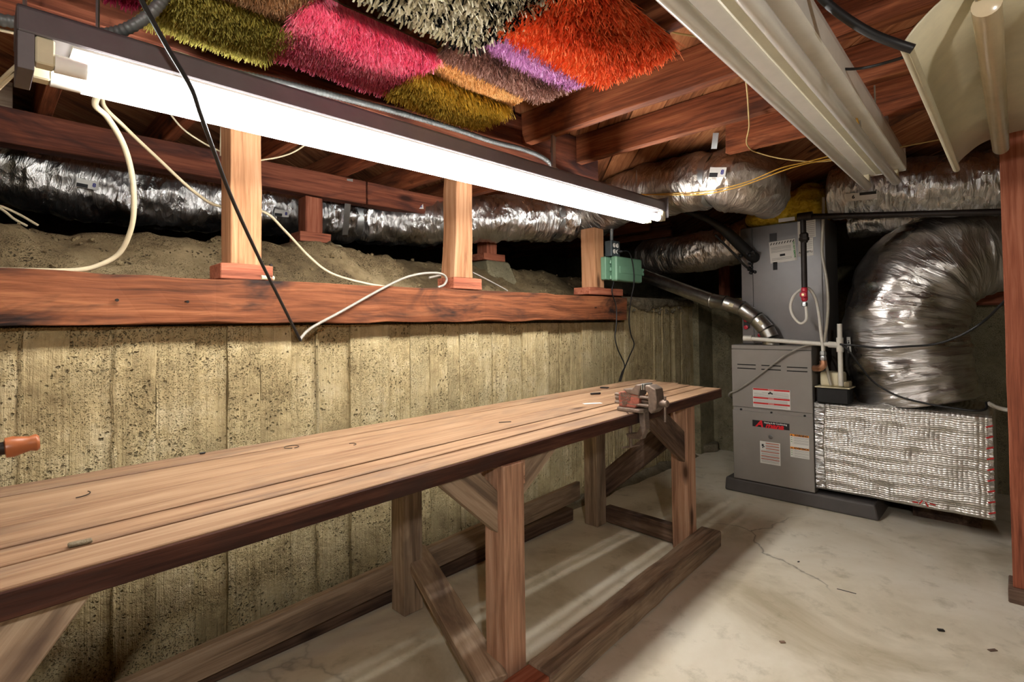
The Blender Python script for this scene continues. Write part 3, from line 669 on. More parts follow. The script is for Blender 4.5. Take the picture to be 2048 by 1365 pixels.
RTX, UPX = V(0,1,0), V(0,0,1)
def on_duct(q, px, py, r):
    """point on the near side of a duct under a photo pixel, with axes for a label"""
    d = (FW + RT*((px-CXP)/FPX) - UP*((py-CYP)/FPX)).normalized(); best = None
    for i in range(1, len(q)-1):
        t = (q[i]-CAM).dot(d); dist = (q[i]-CAM-d*t).length
        if best is None or dist < best[0]: best = (dist, i, t)
    i = best[1]; ax = (q[i+1]-q[i-1]).normalized(); oc = CAM-q[i]
    dp = d-ax*d.dot(ax); op = oc-ax*oc.dot(ax); A = dp.dot(dp); B = 2*dp.dot(op); Cc = op.dot(op)-r*r; D = B*B-4*A*Cc
    t = (-B-math.sqrt(max(0, D)))/(2*A); p = CAM+d*t; nrm = (p-q[i]); nrm = (nrm-ax*nrm.dot(ax)).normalized()
    if ax.dot(RT) < 0: ax = -ax
    up = nrm.cross(ax); return p+nrm*.012, ax, up
for px, py in ((175, 369), (562, 426), (834, 415)):
    p, a, u = on_duct(q1, px, py, .163); sticker(d1, p, a, u, .075, .036, '8', .30)
d2, q2 = duct('foil duct arching from the lamp end to the furnace top', [V(-.16, 3.06, 1.90), (1255, 392, 'y', 2.97), (1335, 374, 'y', 2.88), (1425, 360, 'y', 2.80), (1495, 368, 'y', 2.86), (1530, 388, 'y', 3.08), (1535, 405, 'y', 3.34)], .16, FOIL_TAN, (.62,), rib=.009, seed=2, taper=lambda t: 1.0-.38*sstep(.66, 1, t))
p, a, u = on_duct(q2, 1437, 346, .172); sticker(d2, p, a, u, .085, .05, '8', .28)
MB().timber(at(1432, 266, 'y', 2.63), at(1428, 298, 'y', 2.645), .03, .002, V(1,0,0)).build('hanger_strap', STRAP, d2)
d3, q3 = duct('lower dark foil duct leaving the coil cabinet to the left', [V(.68, 4.0, 1.77), V(.48, 3.97, 1.72), V(.2, 3.95, 1.70), V(-.25, 4.1, 1.72)], .15, FOIL_TAN, (), rib=.009, seed=3)
d4, q4 = duct('straight foil duct running right from the furnace', [V(1.26, 3.72, 1.94), V(1.5, 3.72, 1.925), V(1.8, 3.74, 1.89), V(2.1, 3.78, 1.87), V(2.7, 3.84, 1.86)], .165, FOIL, (), rib=.008, seed=4)
p, a, u = on_duct(q4, 1722, 392, .172); sticker(d4, p, a, u, .16, .045, '6', -.22, BLACK_INK, (-.05, .5, .1, .5))
d5, q5 = duct('smaller foil duct tucked under the straight one', [V(1.28, 4.04, 1.80), V(1.6, 4.06, 1.80), V(2.0, 4.12, 1.86), V(2.6, 4.2, 1.92)], .10, FOIL, (), rib=.008, seed=5)
d6, q6 = duct('huge crinkled foil elbow duct standing on the wrapped box', [V(1.625, 3.945, .658), V(1.59, 3.945, .82), V(1.567, 3.945, 1.02), V(1.58, 3.955, 1.24), V(1.67, 4.0, 1.44), V(1.88, 4.10, 1.545), V(2.2, 4.25, 1.565), V(2.5, 4.36, 1.565)], .295, FOIL_BIG, (), n=64, rib=.011, fs=.75, taper=lambda t: 1.04-.30*sstep(.45, .8, t), seed=6)
p, a, u = on_duct(q6, 1704, 690, .307); nr = a.cross(u); sticker(d6, p+nr*.006, a, u, .095, .035, '18', -.2, BLACK_INK, (.1, .45, -.4, .1))
for dd, q, px in ((d1, q1, 697),):
    a_ = at(700, 358, 'x', -.57); b_ = at(690, 470, 'x', -.735)
    MB().timber(a_, b_, .035, .002, V(0,1,0)).build('hanger_strap', STRAP, dd)

# ------------------------------------------------------------------ furnace on its pad, coil cabinet, wrapped return box
pad = thing('equipment_pad', 'dark grey plastic pad under the furnace', 'pad', (1.03, 4.0, 0))
m = MB(); x0, x1, y0, y1, h = .595, 1.475, 3.60, 4.40, .089; t = .02
m.add([V(x0, y0, 0), V(x1, y0, 0), V(x1, y1, 0), V(x0, y1, 0), V(x0+t*.3, y0+t*.3, h), V(x1-t, y0+t*.3, h), V(x1-t, y1-t, h), V(x0+t*.3, y1-t, h)], [(3,2,1,0),(4,5,6,7),(0,1,5,4),(1,2,6,5),(2,3,7,6),(3,0,4,7)])
m.build('slab', PAD, pad, bevel=.012, seg=3)
fu = thing('furnace', 'grey gas furnace cabinet with warning labels and red logo', 'furnace', (.906, 3.97, .0895))
FX0, FX1, FY = .660, 1.150, 3.60
RX, RZ = V(1,0,0), V(0,0,1)
MB().box(FX0+.002, FX1-.002, FY+.016, 4.33, .0895, .988).build('cabinet', GREY_PAINT, fu, bevel=.003)
MB().box(FX0, FX1, FY+.004, 4.335, .968, .995).build('top_rim', GREY_PAINT, fu, bevel=.002)
ud = MB().box(FX0, FX1, FY, FY+.016, .578, .966).build('upper_door', GREY_PAINT, fu, bevel=.003)
MB().box(FX0+.004, FX1-.004, FY+.006, FY+.016, .552, .577).build('seam_rail', GREY_PAINT, fu, bevel=.001)
ld = MB().box(FX0, FX1, FY, FY+.016, .094, .556).build('lower_door', GREY_PAINT, fu, bevel=.003)
def F(px, py, off=.0): p = at(px, py, 'y', FY); return V(p.x, FY-off, p.z)
def Fz(zx, zy, off=0): return F(1400+zx*.3164, 640+zy*.3164, off)      # from a 3.16x enlargement of the photo
for xa, xb, za, zb in ((235,353,284,308),(387,512,291,316),(548,680,302,326)):
    for zc in (za, zb):
        a, b = Fz(xa, zc), Fz(xb, zc); zz = (a.z+b.z)/2
        MB().box(a.x, b.x, FY-.0006, FY+.002, zz-.004, zz+.004).build('louvre_slot', SLOT, ud, bevel=.002)
for zx, zy in ((258, 567), (450, 588), (661, 609)): MB().lathe(Fz(zx, zy, -.006), V(0,-1,0), [(0, .007), (.004, .007), (.006, .004)], 10).build('screw', BLACK, fu)
def face_panel(parent, name, mat, zx0, zy0, zx1, zy1, off=.001):
    a, b = Fz(zx0, zy0), Fz(zx1, zy1); cx, cz = (a.x+b.x)/2, (a.z+b.z)/2
    return MB().obox(V(cx, FY-off, cz), RX, RZ, V(0,-1,0), abs(b.x-a.x)/2, abs(a.z-b.z)/2, .0006).build(name, mat, parent), cx, cz, abs(b.x-a.x), abs(a.z-b.z)
# danger label, three red bands
L, cx, cz, w_, h_ = face_panel(ud, 'warning_label', WHITE, 334, 430, 572, 572)
def bar(par, x, z, w, h, mat, off=.002, name='print'): return MB().obox(V(x, FY-off, z), RX, RZ, V(0,-1,0), w/2, h/2, .0003).build(name, mat, par)
for k in (.45, .0, -.28): bar(L, cx, cz+h_*k, w_*.98, h_*.085, RED_INK, name='red_band')
for k in (.45, .0, -.28): text('lettering', 'DANGER', WHITE, L, V(cx, FY-.0025, cz+h_*k), RX, RZ, .009, .0002)
for k in [.30, .24, .18, .12, .07] : bar(L, cx+(w_*.1 if k > .25 else 0), cz+h_*k, w_*(.7 if k > .25 else .94), h_*.016, GREY_INK)
for k in [-.09, -.13, -.17, -.21, -.36, -.40, -.44]: bar(L, cx-w_*.02, cz+h_*k, w_*.9, h_*.014, GREY_INK)
for a, b, c_, d_ in ((-.02, .33, .05, .05), (-.02, .27, .12, .05), (-.06, .25, .03, .07), (.03, .25, .03, .07)): bar(L, cx+w_*a, cz+h_*b, w_*c_, h_*d_, BLACK_INK)
# maker's badge
B, cx, cz, w_, h_ = face_panel(ld, 'badge', BLACK_INK, 332, 632, 566, 700); B.modifiers.new('round', 'BEVEL').width = .01
bd = B.modifiers['round']; bd.segments = 3; bd.limit_method = 'ANGLE'; bd.affect = 'EDGES'
for ed in (0,): B.modifiers.remove(bd)
text('lettering', 'A', RED_LOGO, B, V(cx-w_*.31, FY-.0022, cz-h_*.02), RX, RZ, .058, .0004, .0022, .3, 1.1)
text('lettering', 'mana', RED_LOGO, B, V(cx+w_*.10, FY-.0022, cz-h_*.17), RX, RZ, .046, .0004, .0018, .3, 1.12)
text('lettering', 'Heating & Air Conditioning', WHITE, B, V(cx+w_*.13, FY-.0022, cz+h_*.27), RX, RZ, .0145, .0003, .0004, 0, .86)
MB().lathe(Fz(447, 741, .0), V(0,-1,0), [(0, .014), (.003, .014), (.005, .011)], 20).build('sight_glass', GREY_DARK, ld, smooth=True)
L, cx, cz, w_, h_ = face_panel(ld, 'instruction_label', WHITE, 379, 765, 510, 925)
for i, k in enumerate((.43, .31, .19, .04, -.16, -.29)): bar(L, cx+(w_*.12 if i < 3 else 0), cz+h_*k, w_*(.66 if i < 3 else .9), h_*.035, BROWN_INK)
for k in (.37, .25, .12, .09, -.03, -.06, -.09, -.20, -.23, -.35, -.39, -.43): bar(L, cx+(w_*.12 if k > .1 else 0), cz+h_*k, w_*(.64 if k > .1 else .86), h_*.012, GREY_INK)
for a, b, c_, d_ in ((-.36, .32, .10, .10), (-.36, .22, .05, .06), (-.30, .26, .08, .04)): bar(L, cx+w_*a, cz+h_*b, w_*c_, h_*d_, BLACK_INK)
L, cx, cz, w_, h_ = face_panel(ld, 'warning_label', WHITE, 569, 720, 692, 884)
for k, tx in ((.455, 'WARNING'), (-.10, 'ADVERTENCIA')):
    bar(L, cx, cz+h_*k, w_, h_*.09, ORANGE_INK, name='orange_band'); text('lettering', tx, BLACK_INK, L, V(cx+w_*.09, FY-.0026, cz+h_*k), RX, RZ, .0155, .0003, .0006, 0, 1.02 if k > 0 else .82)
    MB().prism([(cx-w_*.46, FY-.0024, cz+h_*(k-.035)), (cx-w_*.36, FY-.0024, cz+h_*(k-.035)), (cx-w_*.41, FY-.0024, cz+h_*(k+.03))], (0, -.0004, 0)).build('print', BLACK_INK, L)
    for j in (.10, .19, .28):
        MB().prism([(cx-w_*.46, FY-.0019, cz+h_*(k-j-.02)), (cx-w_*.38, FY-.0019, cz+h_*(k-j-.02)), (cx-w_*.42, FY-.0019, cz+h_*(k-j+.02))], (0, -.0004, 0)).build('print', GREEN_INK, L)
    for j in (.08, .11, .14, .19, .22, .25, .30, .33, .36): bar(L, cx+w_*.09, cz+h_*(k-j), w_*.76, h_*.010, GREY_INK)
    bar(L, cx-w_*.34, cz+h_*(k-.22), w_*.008, h_*.34, GREY_INK)

co = thing('coil_cabinet', 'tall dark grey sheet metal coil cabinet above the furnace', 'cabinet', (.99, 3.97, .996))
CXA, CXB, CY = .684, 1.205, 3.745
MB().box(CXA, CXB, CY+.004, 4.05, .9955, 1.805).build('body', GREY_DARK, co, bevel=.003)
xs = at(1507, 600, 'y', CY).x
MB().box(CXA, xs-.001, CY, CY+.006, 1.0, 1.80).build('side_panel', GREY_DARK, co, bevel=.002)
MB().box(xs+.001, CXB-.02, CY-.002, CY+.006, 1.0, 1.80).build('front_panel', GREY_DARK, co, bevel=.002)
def Cc(px, py, off=0): p = at(px, py, 'y', CY-.002); return V(p.x, CY-.002-off, p.z)
def cpanel(name, px0, py0, px1, py1, mat=WHITE, par=co, off=.001, rot=0):
    a, b = Cc(px0, py0), Cc(px1, py1); c = (a+b)/2; c.y = CY-.002-off; r = V(math.cos(rot), 0, math.sin(rot))
    return MB().obox(c, r, V(-r.z, 0, r.x), V(0,-1,0), abs(b.x-a.x)/2, abs(a.z-b.z)/2, .0006).build(name, mat, par), c, abs(b.x-a.x), abs(a.z-b.z), r
L, c, w_, h_, r = cpanel('notice_label', 1539, 484, 1593, 522, rot=.06); u = V(-r.z, 0, r.x)
for i in range(9):
    p = c + r*(w_*(-.42+i*.105)) + u*(h_*.40) - V(0,.0012,0); MB().prism([p-r*.006-u*.007, p+r*.000-u*.007, p+r*.008+u*.007, p+r*.002+u*.007], (0,-.0004,0)).build('stripe', BLACK_INK, L)
text('lettering', 'DO NOT REMOVE', GREEN_INK, L, c+r*(w_*.43)-V(0,.0014,0), -u, r, .014, .0002, .0006, 0, .92)
for k in (.22, .17, .12, .05, .0, -.3, -.36): MB().obox(c - r*(w_*.06)+u*(h_*k)-V(0,.0012,0), r, u, V(0,-1,0), w_*.38, h_*.010, .0002).build('print', GREY_INK, L)
MB().obox(c - r*(w_*.02)-u*(h_*.17)-V(0,.0012,0), r, u, V(0,-1,0), w_*.10, h_*.05, .0002).build('print', BLACK_INK, L)
L, c, w_, h_, r = cpanel('data_label', 1595, 440, 1632, 474)
for k in range(9): MB().obox(c+V(w_*.1,-.0012,h_*(.4-k*.1)), RX, RZ, V(0,-1,0), w_*.34, h_*.010, .0002).build('print', GREY_INK, L)
L, c, w_, h_, r = cpanel('data_label', 1596, 477, 1627, 511)
for k in range(5): MB().obox(c+V(w_*.1,-.0012,h_*(.35-k*.11)), RX, RZ, V(0,-1,0), w_*.34, h_*.010, .0002).build('print', GREY_INK, L)
text('lettering', 'AHRI', BLACK_INK, L, c+V(-w_*.26,-.0014,-h_*.30), RX, RZ, .016, .0002, .0004); text('lettering', '(ETL)', BLACK_INK, L, c+V(w_*.26,-.0014,-h_*.28), RX, RZ, .015, .0002, .0004)
cpanel('tar_smear', 1546, 525, 1555, 540, BLACK_INK); cpanel('tape_mark', 1539, 468, 1554, 482, BLACK); cpanel('edge_label', 1557, 438, 1590, 441, WHITE)
ds = MB(); p = Cc(1493, 644); ds.box(p.x-.022, p.x+.022, CY-.004, CY+.002, p.z-.045, p.z+.045); dso = ds.build('drain_port', BLACK, co, bevel=.015, seg=3)
for py in (641, 655):
    p = Cc(1493, py); MB().lathe(V(p.x, CY-.003, p.z), V(0,-1,0), [(0, .014), (.012, .014), (.014, .009)], 14).build('red_plug', RED_VALVE, dso, smooth=True)
p = Cc(1520, 671); MB().lathe(V(p.x, CY-.003, p.z), V(0,-1,0), [(0, .012), (.012, .012), (.014, .008)], 12).build('red_plug', RED_VALVE, dso, smooth=True)
# yellow insulation on top of the coil cabinet
m = MB()
def ins(u, v):
    th = v*2*math.pi; x = lerp(.66, 1.235, u); e = (1-abs(2*u-1)**6)
    zc_, hh = 1.87+.075*u, (.09+.06*u)*e*(1+.3*fb(V(x*9, th, 2), 3)); yy = .20*e*(1+.15*fb(V(x*8, th*2, 5), 3))
    p_ = V(x, 3.92 + yy*math.cos(th), zc_ + hh*math.sin(th)); p_.z = max(1.807, p_.z); return p_
m.grid(ins, 50, 40)
tag(m.build('insulation_batt', INSUL, smooth='all'), 'torn yellow fibreglass batt on top of the coil cabinet', 'insulation')

pb = thing('return_plenum', 'silver bubble-foil wrapped box under the elbow duct', 'duct box', (1.56, 3.95, .09))
def bb(u, v, y):
    x = lerp(1.158, 1.962, u); z = lerp(.118, .652, v); p_ = V(x, y, z); dim = 0
    for a, b, s_ in ((.27, .80, .05), (.47, .78, .05), (.60, .55, .03), (.75, .77, .06), (.88, .42, .06), (.42, .13, .04), (.80, .05, .03), (.18, .62, .04)):
        d2_ = math.hypot((u-a)*.8, (v-b)*.53); dim += .013*math.exp(-(d2_/s_)**2)
    edge_ = min(u, 1-u)*.8, min(v, 1-v)*.53; e = min(*edge_)
    p_.y += dim + .004*fb(V(x*6, z*6, 1), 3) + (.016*(1-min(1, e/.018))**2)
    p_.y += .0022*math.sin(z*95+2*fb(V(x*3, z*3, 4), 2))
    return p_
m = MB(); m.grid(lambda u, v: bb(1-u, v, 3.62), 120, 150)
m.build('front_wrap', BUBBLE, pb, smooth='all')
MB().box(1.160, 1.960, 3.637, 4.27, .119, .651).build('core', BUBBLE, pb, bevel=.02, seg=3)
MB().box(1.22, 1.9, 3.75, 4.2, .0895, .119).build('support', W_DARK, pb)
MB().box(1.60, 1.9, 3.85, 4.2, .0, .0893).build('support', W_DARK, pb)
MB().prism([(1.150, 3.615, .12), (1.150, 3.615, .65), (1.215, 3.612, .645), (1.20, 3.612, .40), (1.21, 3.612, .125)], (0, .02, 0)).build('tape_seam', FOIL, pb, bevel=.004)
rr = random.Random(4)
MB().box(1.945, 1.966, 3.618, 3.64, .125, .645).build('corner_tape', FOIL, pb, bevel=.003)
for k in range(9):
    z = .16+.055*k; MB().obox(V(1.952, 3.6165, z), V(math.cos(.4), 0, math.sin(.4)), V(-math.sin(.4), 0, math.cos(.4)), V(0,-1,0), .015, .0035, .0006).build('red_mark', RED_INK, pb)
for k in range(4): MB().obox(V(1.64+.025*k, 3.6145, .145+.006*(k % 2)), V(math.cos(k), 0, math.sin(k)), V(-math.sin(k), 0, math.cos(k)), V(0,-1,0), .013, .003, .0006).build('red_mark', RED_INK, pb)

# ------------------------------------------------------------------ pipes around the furnace
vp = thing('vent_pipe', 'galvanised vent pipe with jointed elbow entering the furnace top', 'pipe', (.9, 3.8, .996))
pv = [at(1225, 528, 'y', 3.88), at(1300, 556, 'y', 3.80), at(1425, 602, 'y', 3.69)]
MB().tube(path(pv, 3), .050, 24).build('straight_pipe', GALV, vp, smooth=True)
el = [at(1425, 602, 'y', 3.69), at(1452, 607, 'y', 3.675), at(1485, 618, 'y', 3.67), at(1513, 638, 'y', 3.668), at(1533, 660, 'y', 3.668), at(1541, 676, 'y', 3.668), V(.88, 3.668, .9955)]
el[-1].x = el[-2].x
for i in range(len(el)-1):
    MB().tube([el[i], lerp(el[i], el[i+1], .05), lerp(el[i], el[i+1], .93), el[i+1]], [.055, .0515, .0515, .055], 28).build('elbow_gore', GALV, vp, smooth=True, angle=30)
for i in (1, 3):
    c = (el[i]+el[i+1])/2; nr = (CAM-c).normalized(); d = (el[i+1]-el[i]).normalized(); nr = (nr-d*nr.dot(d)).normalized()
    MB().obox(c+nr*.0515, d, nr.cross(d), nr, .016, .012, .002).build('tape', CREAM, vp)
gp = thing('gas_pipe', 'black iron gas pipe with red shutoff valve in front of the coil cabinet', 'pipe', (1.1, 3.5, 1.35))
GY = 3.50
tee = at(1606, 434, 'y', GY); far = at(2012, 424, 'y', 3.45)
MB().tube([tee, lerp(tee, far, .15), far, far+(far-tee)*.5], .017, 12).build('run', BLACKPIPE, gp, smooth=True)
MB().tube([tee-V(.03,0,0), tee-V(.028,0,0), tee+V(.05,0,0), tee+V(.052,0,0)], [.02, .026, .026, .02], 14).build('tee_fitting', BLACKPIPE, gp, smooth=True)
dn = at(1609, 575, 'y', GY)
MB().tube([tee, dn], .0165, 12).build('drop', BLACKPIPE, gp, smooth=True)
un = at(1608, 476, 'y', GY); MB().lathe(un+V(0,0,.03), V(0,0,-1), [(0, .018), (.008, .025), (.028, .025), (.03, .029), (.045, .029), (.05, .022), (.06, .019)], 8).build('union', BLACKPIPE, gp)
vv = at(1609, 590, 'y', GY); vl = MB().lathe(vv+V(0,0,.045), V(0,0,-1), [(0, .014), (.006, .018), (.075, .018), (.085, .012)], 10).build('valve', RED_VALVE, gp)
MB().lathe(vv-V(0,.012,0), V(0,-1,0), [(0, .022), (.014, .022), (.018, .016)], 6).build('handle', RED_VALVE, vl); MB().lathe(vv-V(0,.028,0), V(0,-1,0), [(0, .008), (.006, .007)], 8).build('stem', BRASS, vl)
MB().lathe(vv-V(0,0,.045), V(0,0,-1), [(0, .014), (.012, .017), (.024, .017), (.028, .01)], 6).build('nut', STRAP, gp)
fx = path([(1611, 606, 'y', GY), (1613, 630, 'y', GY), (1611, 642, 'y', GY-.005), (1600, 647, 'y', GY-.01), (1586, 632, 'y', GY-.01), (1581, 612, 'y', GY), (1588, 592, 'y', GY+.02), (1603, 579, 'y', GY+.04), (1618, 578, 'y', GY+.04), (1630, 596, 'y', GY+.05), (1637, 625, 'y', GY+.06), (1641, 660, 'y', GY+.06), (1645, 692, 'y', GY+.06), (1646, 706, 'y', GY+.06)], 8)
MB().tube(fx, .0085, 10).build('flex_connector', PVC, gp, smooth=True)
bn = at(1646, 712, 'y', GY+.06); MB().lathe(bn+V(0,0,.03), V(0,0,-1), [(0, .012), (.01, .018), (.025, .018), (.03, .013), (.04, .018), (.052, .018), (.06, .014)], 6).build('connector_nut', STRAP, gp)
MB().tube(smooth_path([bn-V(0,0,.03), bn-V(0,0,.055), bn+V(-.02,.005,-.075), bn+V(-.055,.03,-.08)], 5), .02, 12).build('street_elbow', COPPER, gp, smooth=True)
tag(MB().tube(path([(1647, 395, 'y', 3.585), (1646, 450, 'y', 3.58), (1644, 505, 'y', 3.575), (1653, 560, 'y', 3.57), (1656, 610, 'y', 3.57), (1653, 655, 'y', 3.57), (1648, 690, 'y', 3.575), (1650, 720, 'y', 3.585), (1657, 750, 'y', 3.595), (1662, 771, 'y', 3.60)], 6), .0085, 10).build('drain_hose', plain('clear_vinyl', rgb(170,164,150), .25), smooth=True), 'clear vinyl hose hanging down beside the coil cabinet', 'hose')
pc = thing('condensate_pipe', 'white plastic condensate pipe across the furnace top', 'pipe', (1.0, 3.57, 1.0))
PA = at(1490, 677, 'y', 3.57); PB = at(1680, 691, 'y', 3.57)
MB().tube([PA, PB], .0135, 14).build('run', PVC, pc, smooth=True)
MB().tube([PA-V(.008,0,0), PA+V(.045,0,0)], .0185, 14).build('coupling', PVC, pc, smooth=True)
MB().tube(smooth_path([PA+V(.02,0,0), PA+V(.004,.004,0), PA+V(0,.045,0)], 5), .018, 12).build('elbow', PVC, pc, smooth=True)
MB().tube([PB-V(.06,0,-.004), PB-V(.01,0,0)], .0185, 14).build('coupling', PVC, pc, smooth=True)
PT = at(1681, 648, 'y', 3.57); PD = at(1679, 772, 'y', 3.57); PT.x = PD.x = PB.x
MB().tube([PT, PD], .0135, 14).build('standpipe', PVC, pc, smooth=True); MB().tube([PB+V(0,0,.045), PB-V(0,0,.04)], .019, 14).build('tee', PVC, pc, smooth=True)
pu = thing('condensate_pump', 'black condensate pump with cream lid on the wrapped box', 'pump', (1.28, 3.68, .653))
a = at(1632, 800, 'y', 3.60); b = at(1700, 800, 'y', 3.60)
MB().box(a.x+.005, b.x-.005, 3.59, 3.72, .653, .745).build('tank', BLACK, pu, bevel=.006); MB().box(a.x-.002, b.x+.005, 3.582, 3.728, .745, .752).build('rim', CREAM, pu, bevel=.002)
MB().box(a.x+.02, b.x-.035, 3.615, 3.71, .752, .84).build('motor_cover', CREAM, pu, bevel=.014, seg=3); MB().box(b.x-.034, b.x-.008, 3.62, 3.70, .752, .785).build('switch_box', CREAM, pu, bevel=.005)
rl = thing('refrigerant_lines', 'black insulated refrigerant line sloping into the coil cabinet', 'pipe', (.5, 3.5, 1.6))
MB().tube(path([(1320, 405, 'y', 3.45), (1400, 432, 'y', 3.48), (1445, 458, 'y', 3.52), (1480, 490, 'y', 3.64), (1503, 512, 'y', 3.71), (1510, 516, 'y', 3.76)], 8), lambda L, t: .022+.016*sstep(.25, .55, t), 16).build('insulated_line', RUBBER, rl, smooth=True)
MB().tube(path([(1430, 470, 'y', 3.50), (1465, 505, 'y', 3.60), (1490, 532, 'y', 3.68), (1502, 540, 'y', 3.72), (1508, 545, 'y', 3.76)], 6), .008, 8).build('liquid_line', RUBBER, rl, smooth=True)
m = MB()
for k in range(14):
    p = at(1505+rr.uniform(-9, 6), 538+rr.uniform(-12, 10), 'y', CY-.004); q_ = rr.uniform(.006, .013); m.lathe(p, V(rr.uniform(-1,1), -1, rr.uniform(-1,1)), [(-q_, q_*.4), (-q_*.3, q_), (q_*.5, q_*.9), (q_, q_*.3)], 7)
m.build('sealant', RUBBER, rl, smooth=True)
m = MB()
for k in range(16):
    p = at(1494+rr.uniform(-14, 14), 500+rr.uniform(-12, 14), 'y', 3.66); q_ = rr.uniform(.010, .016); m.lathe(p, V(rr.uniform(-1,1), -1, rr.uniform(-1,1)), [(-q_, q_*.4), (-q_*.3, q_), (q_*.5, q_*.9), (q_, q_*.3)], 8)
m.build('torn_end', RUBBER, rl, smooth=True)

# ------------------------------------------------------------------ vise
vi = thing('bench_vise', 'small rusty red bench vise clamped to the bench edge', 'vise', (.90, 1.98, .772))
yv, zb = 1.98, topz(1.98)+.001
bx0, bx1 = .818, .925
m = MB().prism([(bx0, yv-.045, zb), (bx1, yv-.045, zb), (bx1+.012, yv-.03, zb), (bx1+.012, yv+.03, zb), (bx1, yv+.045, zb), (bx0, yv+.045, zb), (bx0-.012, yv+.02, zb), (bx0-.012, yv-.02, zb)], (0, 0, .016)); m.build('base', VISE_IRON, vi, bevel=.004, seg=2)
bo = MB().prism([(bx0-.002, yv-.027, zb+.016), (bx0+.078, yv-.027, zb+.016), (bx0+.098, yv-.027, zb+.04), (bx0+.10, yv-.027, zb+.075), (bx0+.06, yv-.027, zb+.088), (bx0-.004, yv-.027, zb+.078)], (0, .054, 0)).build('body', VISE_RED, vi, bevel=.005, seg=2)
MB().prism([(bx0+.045, yv-.033, zb+.078), (bx0+.10, yv-.033, zb+.07), (bx0+.112, yv-.033, zb+.118), (bx0+.085, yv-.033, zb+.118), (bx0+.07, yv-.033, zb+.098), (bx0+.02, yv-.033, zb+.094)], (0, .066, 0)).build('rear_jaw', VISE_IRON, vi, bevel=.004, seg=2)
MB().prism([(bx0+.152, yv-.033, zb+.118), (bx0+.128, yv-.033, zb+.118), (bx0+.128, yv-.033, zb+.096), (bx0+.142, yv-.033, zb+.085), (bx0+.142, yv-.033, zb+.012), (bx0+.155, yv-.033, zb+.0), (bx0+.178, yv-.033, zb+.018), (bx0+.184, yv-.033, zb+.06), (bx0+.178, yv-.033, zb+.105)], (0, .066, 0)).build('front_jaw', VISE_IRON, vi, bevel=.006, seg=2)
for xx in (bx0+.112, bx0+.122): MB().box(xx, xx+.006, yv-.034, yv+.034, zb+.098, zb+.122).build('jaw_plate', STRAP, vi, bevel=.001)
MB().tube([V(bx0-.03, yv, zb+.05), V(bx0+.21, yv, zb+.044)], .011, 14).build('screw', VISE_IRON, vi, smooth=True)
for dy, dz in ((-.02, .068), (-.02, .034), (.02, .05)): MB().tube([V(bx0-.022, yv+dy, zb+dz), V(bx0+.15, yv+dy, zb+dz-.004)], .0075, 12).build('guide_rod', VISE_IRON, vi, smooth=True)
MB().lathe(V(bx0+.182, yv, zb+.045), V(1,0,0), [(0, .017), (.03, .015), (.034, .011)], 14).build('screw_head', VISE_IRON, vi, smooth=True)
MB().tube([V(bx0+.205, yv-.004, zb+.075), V(bx0+.205, yv-.006, zb-.03)], .005, 8).build('handle_bar', VISE_IRON, vi, smooth=True)
# the lower part of the C clamp passes in front of the bench edge
xf = topx(5, 1.98)+.012
MB().prism([(xf, yv-.02, zb+.014), (xf+.03, yv-.02, zb+.014), (xf+.034, yv-.02, zb-.07), (xf+.012, yv-.02, zb-.115), (xf-.05, yv-.02, zb-.118), (xf-.065, yv-.02, zb-.10), (xf-.01, yv-.02, zb-.09), (xf+.006, yv-.02, zb-.06)], (0, .04, 0)).build('clamp_arm', VISE_IRON, vi, bevel=.005, seg=2)
MB().tube([V(xf-.05, yv, zb-.044), V(xf-.05, yv, zb-.16)], .008, 12).build('clamp_screw', VISE_IRON, vi, smooth=True); MB().tube([V(xf-.085, yv-.01, zb-.165), V(xf-.01, yv+.01, zb-.145)], .0045, 8).build('clamp_bar', VISE_IRON, vi, smooth=True)
for k, tx in enumerate(('QUICKSET', 'MADE OF', 'DUCTILE', 'STEEL', 'PAT')):
    text('lettering', tx, VISE_IRON, bo, V(bx0+.036-.002*k, yv-.0275, zb+.074-.012*k), RX, RZ, .0125, .0016, .0004, 0, .95)

# ------------------------------------------------------------------ electrics on the post
ob = thing('outlet_box', 'dark metal box with four white outlets above the green box', 'outlet box', (.10, 3.07, 1.62))
pa = at(1213, 485, 'x', .075); PX = .063
MB().box(PX, .115, 2.985, 3.085, 1.605, 1.712).build('box', OUTLET_GREY, ob, bevel=.004, seg=2)
MB().box(.115, .119, 2.985, 3.085, 1.605, 1.712).build('cover_plate', OUTLET_GREY, ob, bevel=.002)
for y in (3.016, 3.054):
    for z in (1.680, 1.638):
        r_ = MB().lathe(V(.119, y, z), V(1,0,0), [(0, .0155), (.003, .0155), (.004, .014)], 18).build('receptacle', WHITE, ob, smooth=True)
        for dy in (-.005, .005): MB().box(.123, .1236, y+dy-.001, y+dy+.001, z-.001, z+.008).build('slot', SLOT, r_)
        MB().lathe(V(.123, y, z-.008), V(1,0,0), [(0, .0022), (.0006, .0022)], 8).build('slot', SLOT, r_)
gb = thing('timer_box', 'green plastic controller box with hinged lid on the post', 'control box', (.11, 3.12, 1.43))
MB().box(PX, .105, 2.93, 3.325, 1.443, 1.598).build('back_box', GREEN_BOX, gb, bevel=.008, seg=3)
ldg = MB().box(.106, .155, 2.985, 3.318, 1.435, 1.603).build('lid', GREEN_BOX, gb, bevel=.014, seg=4)
MB().box(.155, .159, 3.02, 3.33, 1.49, 1.535).build('raised_band', GREEN_BOX, ldg, bevel=.004, seg=2)
MB().box(.10, .162, 3.315, 3.333, 1.487, 1.538).build('latch', GREEN_BOX, ldg, bevel=.004)
MB().lathe(V(.162, 3.322, 1.513), V(1,0,0), [(0, .008), (.003, .008)], 14).build('lock', BLACK, ldg)
